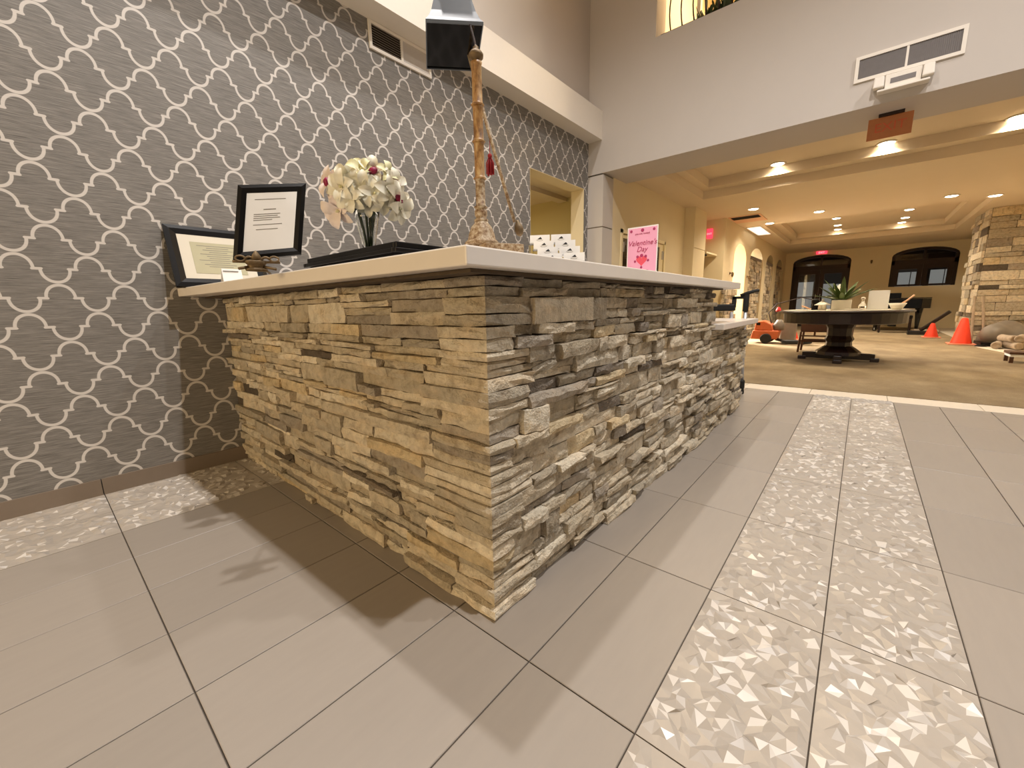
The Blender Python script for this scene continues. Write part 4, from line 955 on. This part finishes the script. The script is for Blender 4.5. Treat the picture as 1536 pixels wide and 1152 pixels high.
# agave in white pot
tx2, ty2 = 7.35, -.54
pt = thing('potted_agave', 'spiky green succulent in a square white pot on the dark table', 'plant', (tx2, ty2, TZ))
MB().prism([(tx2 - .10, ty2 - .12, TZ), (tx2 + .10, ty2 - .12, TZ), (tx2 + .10, ty2 + .12, TZ), (tx2 - .10, ty2 + .12, TZ)], (0, 0, .15)).build('pot', 'potwhite', pt, bevel=.006)
r = random.Random(12); mb = MB()
for i in range(26):
    a = 2 * PI * i / 26 * 2.6; ti = .25 + .9 * (i / 26); L = .32 + .14 * r.random(); d = V((math.cos(a) * (1.1 - ti * .5), math.sin(a) * (1.1 - ti * .5), ti)); leafblade(mb, (tx2 + .02 * math.cos(a), ty2 + .02 * math.sin(a), TZ + .14), d, L, .034, up=V((-math.cos(a) * .5, -math.sin(a) * .5, 1)).normalized(), curl=.12)
mb.build('leaves', 'agave', pt, smooth=True)
# white lidded jar like a small pagoda
t = thing('white_lantern', 'small white lidded jar with a wide conical roof on the dark table', 'jar', (7.3, -.31, TZ))
MB().lathe((7.3, -.31, TZ), [(.05, 0), (.055, .02), (.05, .07), (.045, .075)], 16).build('body', 'potwhite', t, smooth=True)
MB().lathe((7.3, -.31, TZ + .075), [(.105, 0), (.105, .006), (.05, .04), (.02, .06), (.014, .07), (.02, .08), (.008, .095)], 16).build('roof', 'potwhite', t, smooth=True)
# items on table
t = thing('paper_sheet_stand', 'blank white square sign board standing on the dark table', 'sign', (7.3, -.96, TZ)); MB().box((7.29, -1.075, TZ + .002), (7.31, -.845, TZ + .275)).build('board', 'paper', t); MB().box((7.31, -1.0, TZ + .001), (7.38, -.9, TZ + .01)).build('foot', 'paper', t)
t = thing('crystal_decanter', 'clear round glass decanter left of the white sign board', 'decanter', (7.35, -.79, TZ)); MB().lathe((7.35, -.79, TZ), [(.035, 0), (.05, .03), (.048, .07), (.02, .11), (.018, .15), (.03, .155), (.025, .18), (.004, .19)], 16).build('glass', 'glass', t, smooth=True)
t = thing('white_bowl', 'low white bowl right of the white sign board on the table', 'bowl', (7.25, -1.17, TZ)); MB().lathe((7.25, -1.17, TZ), [(.05, 0), (.06, .01), (.10, .09), (.095, .09), (.055, .015)], 20).build('bowl', 'potwhite', t, smooth=True)
MB().tube([(7.25, -1.20, TZ + .07), (7.25, -1.27, TZ + .13), (7.25, -1.33, TZ + .20)], .012, 8).build('ladle_handle', 'peach', t, smooth=True)
t = thing('white_plate', 'flat white plate at the front of the dark table', 'plate', (7.1, -.72, TZ)); MB().lathe((7.1, -.72, TZ), [(.08, 0), (.13, .012), (.128, .016), (.08, .006)], 24).build('plate', 'potwhite', t, smooth=True)
t = thing('tan_book', 'small tan booklet tilted near the left end of the dark table', 'book', (7.35, -.09, TZ)); MB().obox((7.35, -.10, TZ + .040), (1, 0, 0), (0, 1, .45), (0, -.45, 1), .05, .065, .010).build('cover', 'peach', t)
t = thing('dark_ornament', 'small dark ornament behind the white lidded jar', 'ornament', (7.55, -.2, TZ)); MB().lathe((7.55, -.2, TZ), [(.05, 0), (.06, .03), (.04, .08), (.06, .13), (.05, .17), (.01, .18)], 12).build('body', 'black', t, smooth=True)
for i, (a, b) in enumerate(((.33, .12), (.24, .08))):
    pass
# chair behind the table
cx_, cy_ = 8.75, -.17; c = thing('wooden_chair', 'brown wooden chair with a broad back panel behind the table', 'chair', (cx_, cy_, 0))
MB().prism([(cx_ - .18, cy_ - .22, .40), (cx_ - .15, cy_ - .22, .66), (cx_ - .15, cy_ + .22, .66), (cx_ - .18, cy_ + .22, .40)], (.03, 0, 0)).build('backrest', 'midwood', c, bevel=.006)
MB().box((cx_ - .17, cy_ - .22, .385), (cx_ + .25, cy_ + .22, .425)).build('seat', 'midwood', c, bevel=.006)
for sx, sy in ((-.17, .21), (-.17, -.21), (.22, .20), (.22, -.20)): MB().tube([(cx_ + sx * 1.1, cy_ + sy * 1.1, .003), (cx_ + sx, cy_ + sy, .385)], .019, 8).build('leg', 'midwood', c)
MB().box((cx_ - .185, cy_ - .2, .20), (cx_ - .165, cy_ + .2, .235)).box((cx_ - .185, cy_ - .2, .30), (cx_ - .165, cy_ + .2, .325)).box((cx_ - .183, cy_ - .015, .3), (cx_ - .168, cy_ + .015, .39)).box((cx_ + .21, cy_ - .2, .2), (cx_ + .23, cy_ + .2, .23)).build('stretchers', 'midwood', c)

# orange floor-cleaning machine
mx, my = 10.4, .86; m = thing('floor_machine', 'orange wheeled carpet cleaning machine on the lounge carpet', 'machine', (mx, my, 0))
MB().prism([(mx - .2, my + .30, .10), (mx - .2, my - .22, .10), (mx - .2, my - .26, .30), (mx - .2, my + .26, .30)], (.42, 0, 0)).build('lower_tank', 'orange', m, bevel=.02)
MB().prism([(mx - .17, my + .24, .30), (mx - .17, my - .14, .30), (mx - .17, my - .10, .44), (mx - .17, my + .06, .52), (mx - .17, my + .22, .50)], (.36, 0, 0)).build('upper_tank', 'orange', m, bevel=.02)
MB().box((mx - .18, my + .12, .42), (mx - .10, my + .20, .48)).build('latch', 'black', m, bevel=.01)
MB().lathe((mx - .28, my - .02, .12), [(.10, 0), (.115, .01), (.115, .05), (.06, .06)], 18, axis=(1, 0, 0)).build('wheel', 'rubber', m)
MB().lathe((mx + .22, my - .02, .12), [(.10, 0), (.115, .01), (.115, .05), (.06, .06)], 18, axis=(1, 0, 0)).build('wheel', 'rubber', m)
MB().lathe((mx + .05, my - .22, .30), [(.10, 0), (.12, .04), (.12, .12), (.07, .2), (.05, .24)], 14).build('motor', 'grey_cover', m, smooth=True)
MB().tube([(mx, my - .1, .35), (mx, my + .0, .7), (mx, my - .15, .9), (mx, my - .6, 1.03), (mx, my - .95, .95), (mx + .1, my - 1.1, .70)], .011, 8).build('handle_wand', 'iron', m, smooth=True)
MB().tube([(mx - .05, my - .2, .1), (mx - .15, my - .45, .05), (mx - .2, my - .75, .04), (mx - .05, my - .85, .05), (mx + .1, my - .6, .05), (mx + .1, my - .3, .04)], .032, 8).build('hose', 'rubber', m, smooth=True)
t = thing('hose_coil', 'black vacuum hose lying beside the orange machine', 'hose', (mx - .2, my - .6, 0)); MB().tube([(mx - .3 + .16 * math.cos(q), my - .62 + .26 * math.sin(q), .042 + .005 * q) for q in [i * .35 for i in range(34)]], .026, 8).build('hose', 'rubber', t, smooth=True)
def traffic_cone(label, x, y, H, R, group=None):
    t = thing('traffic_cone', label, 'cone', (x, y, 0), group)
    MB().box((x - R * 1.25, y - R * 1.25, .005), (x + R * 1.25, y + R * 1.25, .03)).build('base', 'conebase', t, bevel=.006)
    MB().lathe((x, y, .03), [(R, 0), (R * .98, .01), (R * .34, H - .06), (R * .27, H - .04), (R * .2, H - .032)], 20).build('cone', 'cone', t, smooth=True)
traffic_cone('large bright orange cone in front of the stone chimney column', 11.67, -2.43, .55, .16)
traffic_cone('orange cone standing left of the largest cone', 13.55, -2.16, .36, .13)
traffic_cone('orange cone right beside the orange machine', 11.6, .45, .30, .10)
traffic_cone('orange cone furthest away beyond the table chair', 15.0, .35, .55, .15)
t = thing('warning_flag', 'small red cap hanging on the handle of the orange machine', 'flag', (10.3, .66, .75)); MB().lathe((10.3, .66, .73), [(.05, 0), (.055, .03), (.03, .09), (.01, .1)], 10).build('cap', 'red_shiny', t)
t = thing('beige_equipment', 'beige and olive equipment stacked behind the orange machine', 'equipment', (10.9, .5, 0)); MB().box((10.8, .35, .004), (11.1, .65, .5)).lathe((10.95, .48, .5), [(.12, 0), (.14, .08), (.10, .18), (.04, .2)], 14).build('body', 'grey_cover', t, bevel=.02)
# grand piano under the window
px, py = 16.7, -1.75; p = thing('grand_piano', 'black grand piano under the far arched window', 'piano', (px, py, 0))
out = [(px - .7, py + .75, .68), (px - .7, py - .35, .68), (px - .5, py - .55, .68), (px - .1, py - .6, .68), (px + .4, py - .25, .68), (px + .75, py + .2, .68), (px + .75, py + .75, .68)]
MB().prism(out, (0, 0, .28)).build('case', 'black_gloss', p, bevel=.01)
MB().prism([(x, y, .965) for x, y, z in out], (0, 0, .025)).build('lid', 'black_gloss', p)
MB().box((px - .45, py + .1, .99), (px - .1, py + .7, 1.14)).build('music_desk', 'black_gloss', p)
for a, b in ((-.55, -.32), (-.55, .6), (.5, .5)): MB().lathe((px + a, py + b, .003), [(.04, 0), (.05, .03), (.04, .1), (.07, .5), (.09, .68)], 12).build('leg', 'black_gloss', p)
MB().box((px - .06, py + .1, .12), (px + .06, py + .3, .68)).build('pedal_lyre', 'black_gloss', p)
t = thing('piano_bench', 'dark padded bench near the grand piano', 'bench', (15.4, -1.6, 0)); MB().box((15.2, -1.9, .40), (15.6, -1.2, .50)).build('seat', 'black', t, bevel=.02)
for a, b in ((15.23, -1.87), (15.57, -1.87), (15.23, -1.23), (15.57, -1.23)): MB().box((a - .02, b - .02, .005), (a + .02, b + .02, .4)).build('leg', 'darkwood', t)
t = thing('dust_mop', 'dark handled broom leaning near the stone column', 'broom', (14.6, -2.45, 0)); MB().tube([(14.7, -2.05, .12), (14.5, -2.52, .62)], .045, 8).build('handle', 'iron', t); MB().box((14.55, -2.2, .004), (14.85, -1.8, .10)).build('head', 'rubber', t)
for i, (y, y2) in enumerate(((-2.62, -2.56), (-2.80, -2.68))):
    t = thing('wooden_pole', ('pale wooden pole propped on the left of the stone column', 'pale wooden pole propped on the stone column behind the large cone')[i], 'pole', (12.1, y, 0)); MB().tube([(12.0, y, .004), (12.2, y2 - .02, .98)], .022, 8).build('pole', 'roll', t)
# covered heap, rolls, board, cabinet
def lump(name, label, cat, c, R, mat, seed, n=14, flat=.0):
    rr = random.Random(seed); bm = bmesh.new(); bmesh.ops.create_icosphere(bm, subdivisions=3, radius=1)
    ph = [(rr.uniform(0, 6), rr.uniform(0, 6), rr.uniform(2, 6)) for _ in range(6)]
    for v in bm.verts:
        q = v.co.copy(); f = 1 + sum(.085 * math.sin(w_ * q.x + a) * math.cos(w_ * q.y + b + q.z * 2) for a, b, w_ in ph); v.co = V((q.x * R[0] * f, q.y * R[1] * f, max(q.z * R[2] * f, -R[2] * .55)))
    mb = MB(); mb.add([V(c) + v.co + V((0, 0, R[2] * .55)) for v in bm.verts], [tuple(v.index for v in f.verts) for f in bm.faces]); bm.free()
    t = thing(name, label, cat, c); mb.build('cover', mat, t, smooth=True); return t
h_ = lump('covered_heap', 'large heap of grey plastic-covered equipment beside the chimney column', 'heap', (11.72, -3.0, .02), (.42, .36, .30), 'grey_cover', 3)
MB().box((11.35, -3.3, .004), (12.05, -2.66, .07)).build('dolly_base', 'black', h_)
for i, (x, y, z) in enumerate(((11.0, -2.82, .07), (10.9, -2.98, .07), (11.0, -3.13, .07), (11.0, -2.93, .19), (10.95, -3.08, .20))):
    t = thing('fabric_roll', ('bottom left roll of the pale pile at the right edge', 'bottom middle roll of the pale pile at the right edge', 'bottom right roll of the pale pile at the right edge', 'upper left roll of the pale pile at the right edge', 'upper right roll of the pale pile at the right edge')[i], 'roll', (x, y, 0), 'pale rolls piled at the right edge'); d = V((.9, .25 * (1 if i % 2 else -1), 0)).normalized()
    MB().lathe(V((x, y, z)) - d * .2, [(.03, .02), (.055, 0), (.068, .03), (.062, .2), (.068, .37), (.05, .4), (.03, .38)], 14, axis=d).build('roll', 'roll', t, smooth=True)
t = thing('black_rag', 'small dark rag on the pale floor right of the large cone', 'rag', (11.35, -2.62, 0)); MB().lathe((11.3, -2.66, .0055), [(.09, 0), (.08, .02), (.04, .035), (.01, .03)], 9, sx=.7).build('cloth', 'black', t, smooth=True)
t = thing('step_stool', 'low white and brown wooden stool cut by the right edge', 'stool', (8.5, -2.75, 0)); MB().box((8.35, -3.0, .13), (8.7, -2.50, .165)).build('top', 'midwood', t, bevel=.004)
MB().box((8.36, -2.99, .095), (8.69, -2.51, .13)).build('frame', 'paper', t)
for a, b in ((8.38, -2.53), (8.67, -2.53), (8.38, -2.97), (8.67, -2.97)): MB().prism([(a - .015, b - .02, .004), (a + .015, b - .02, .004), (a + .015, b + .02, .004), (a - .015, b + .02, .004)], (0, .0, .095)).build('leg', 'midwood', t)
t = thing('low_cabinet', 'cream painted low cabinet against the wall at the right edge', 'cabinet', (10.9, -3.3, 0)); MB().box((9.7, -3.39, .003), (10.7, -3.17, 1.02)).build('body', 'cream', t, bevel=.01); MB().box((9.65, -3.39, 1.021), (10.75, -3.15, 1.06)).build('top', 'white_trim', t, bevel=.006)
t = thing('folded_blanket', 'light folded blanket low beside the far end of the piano', 'blanket', (15.6, -2.0, 0)); MB().box((15.4, -2.5, .005), (15.9, -1.95, .09)).build('blanket', 'roll', t, bevel=.03)
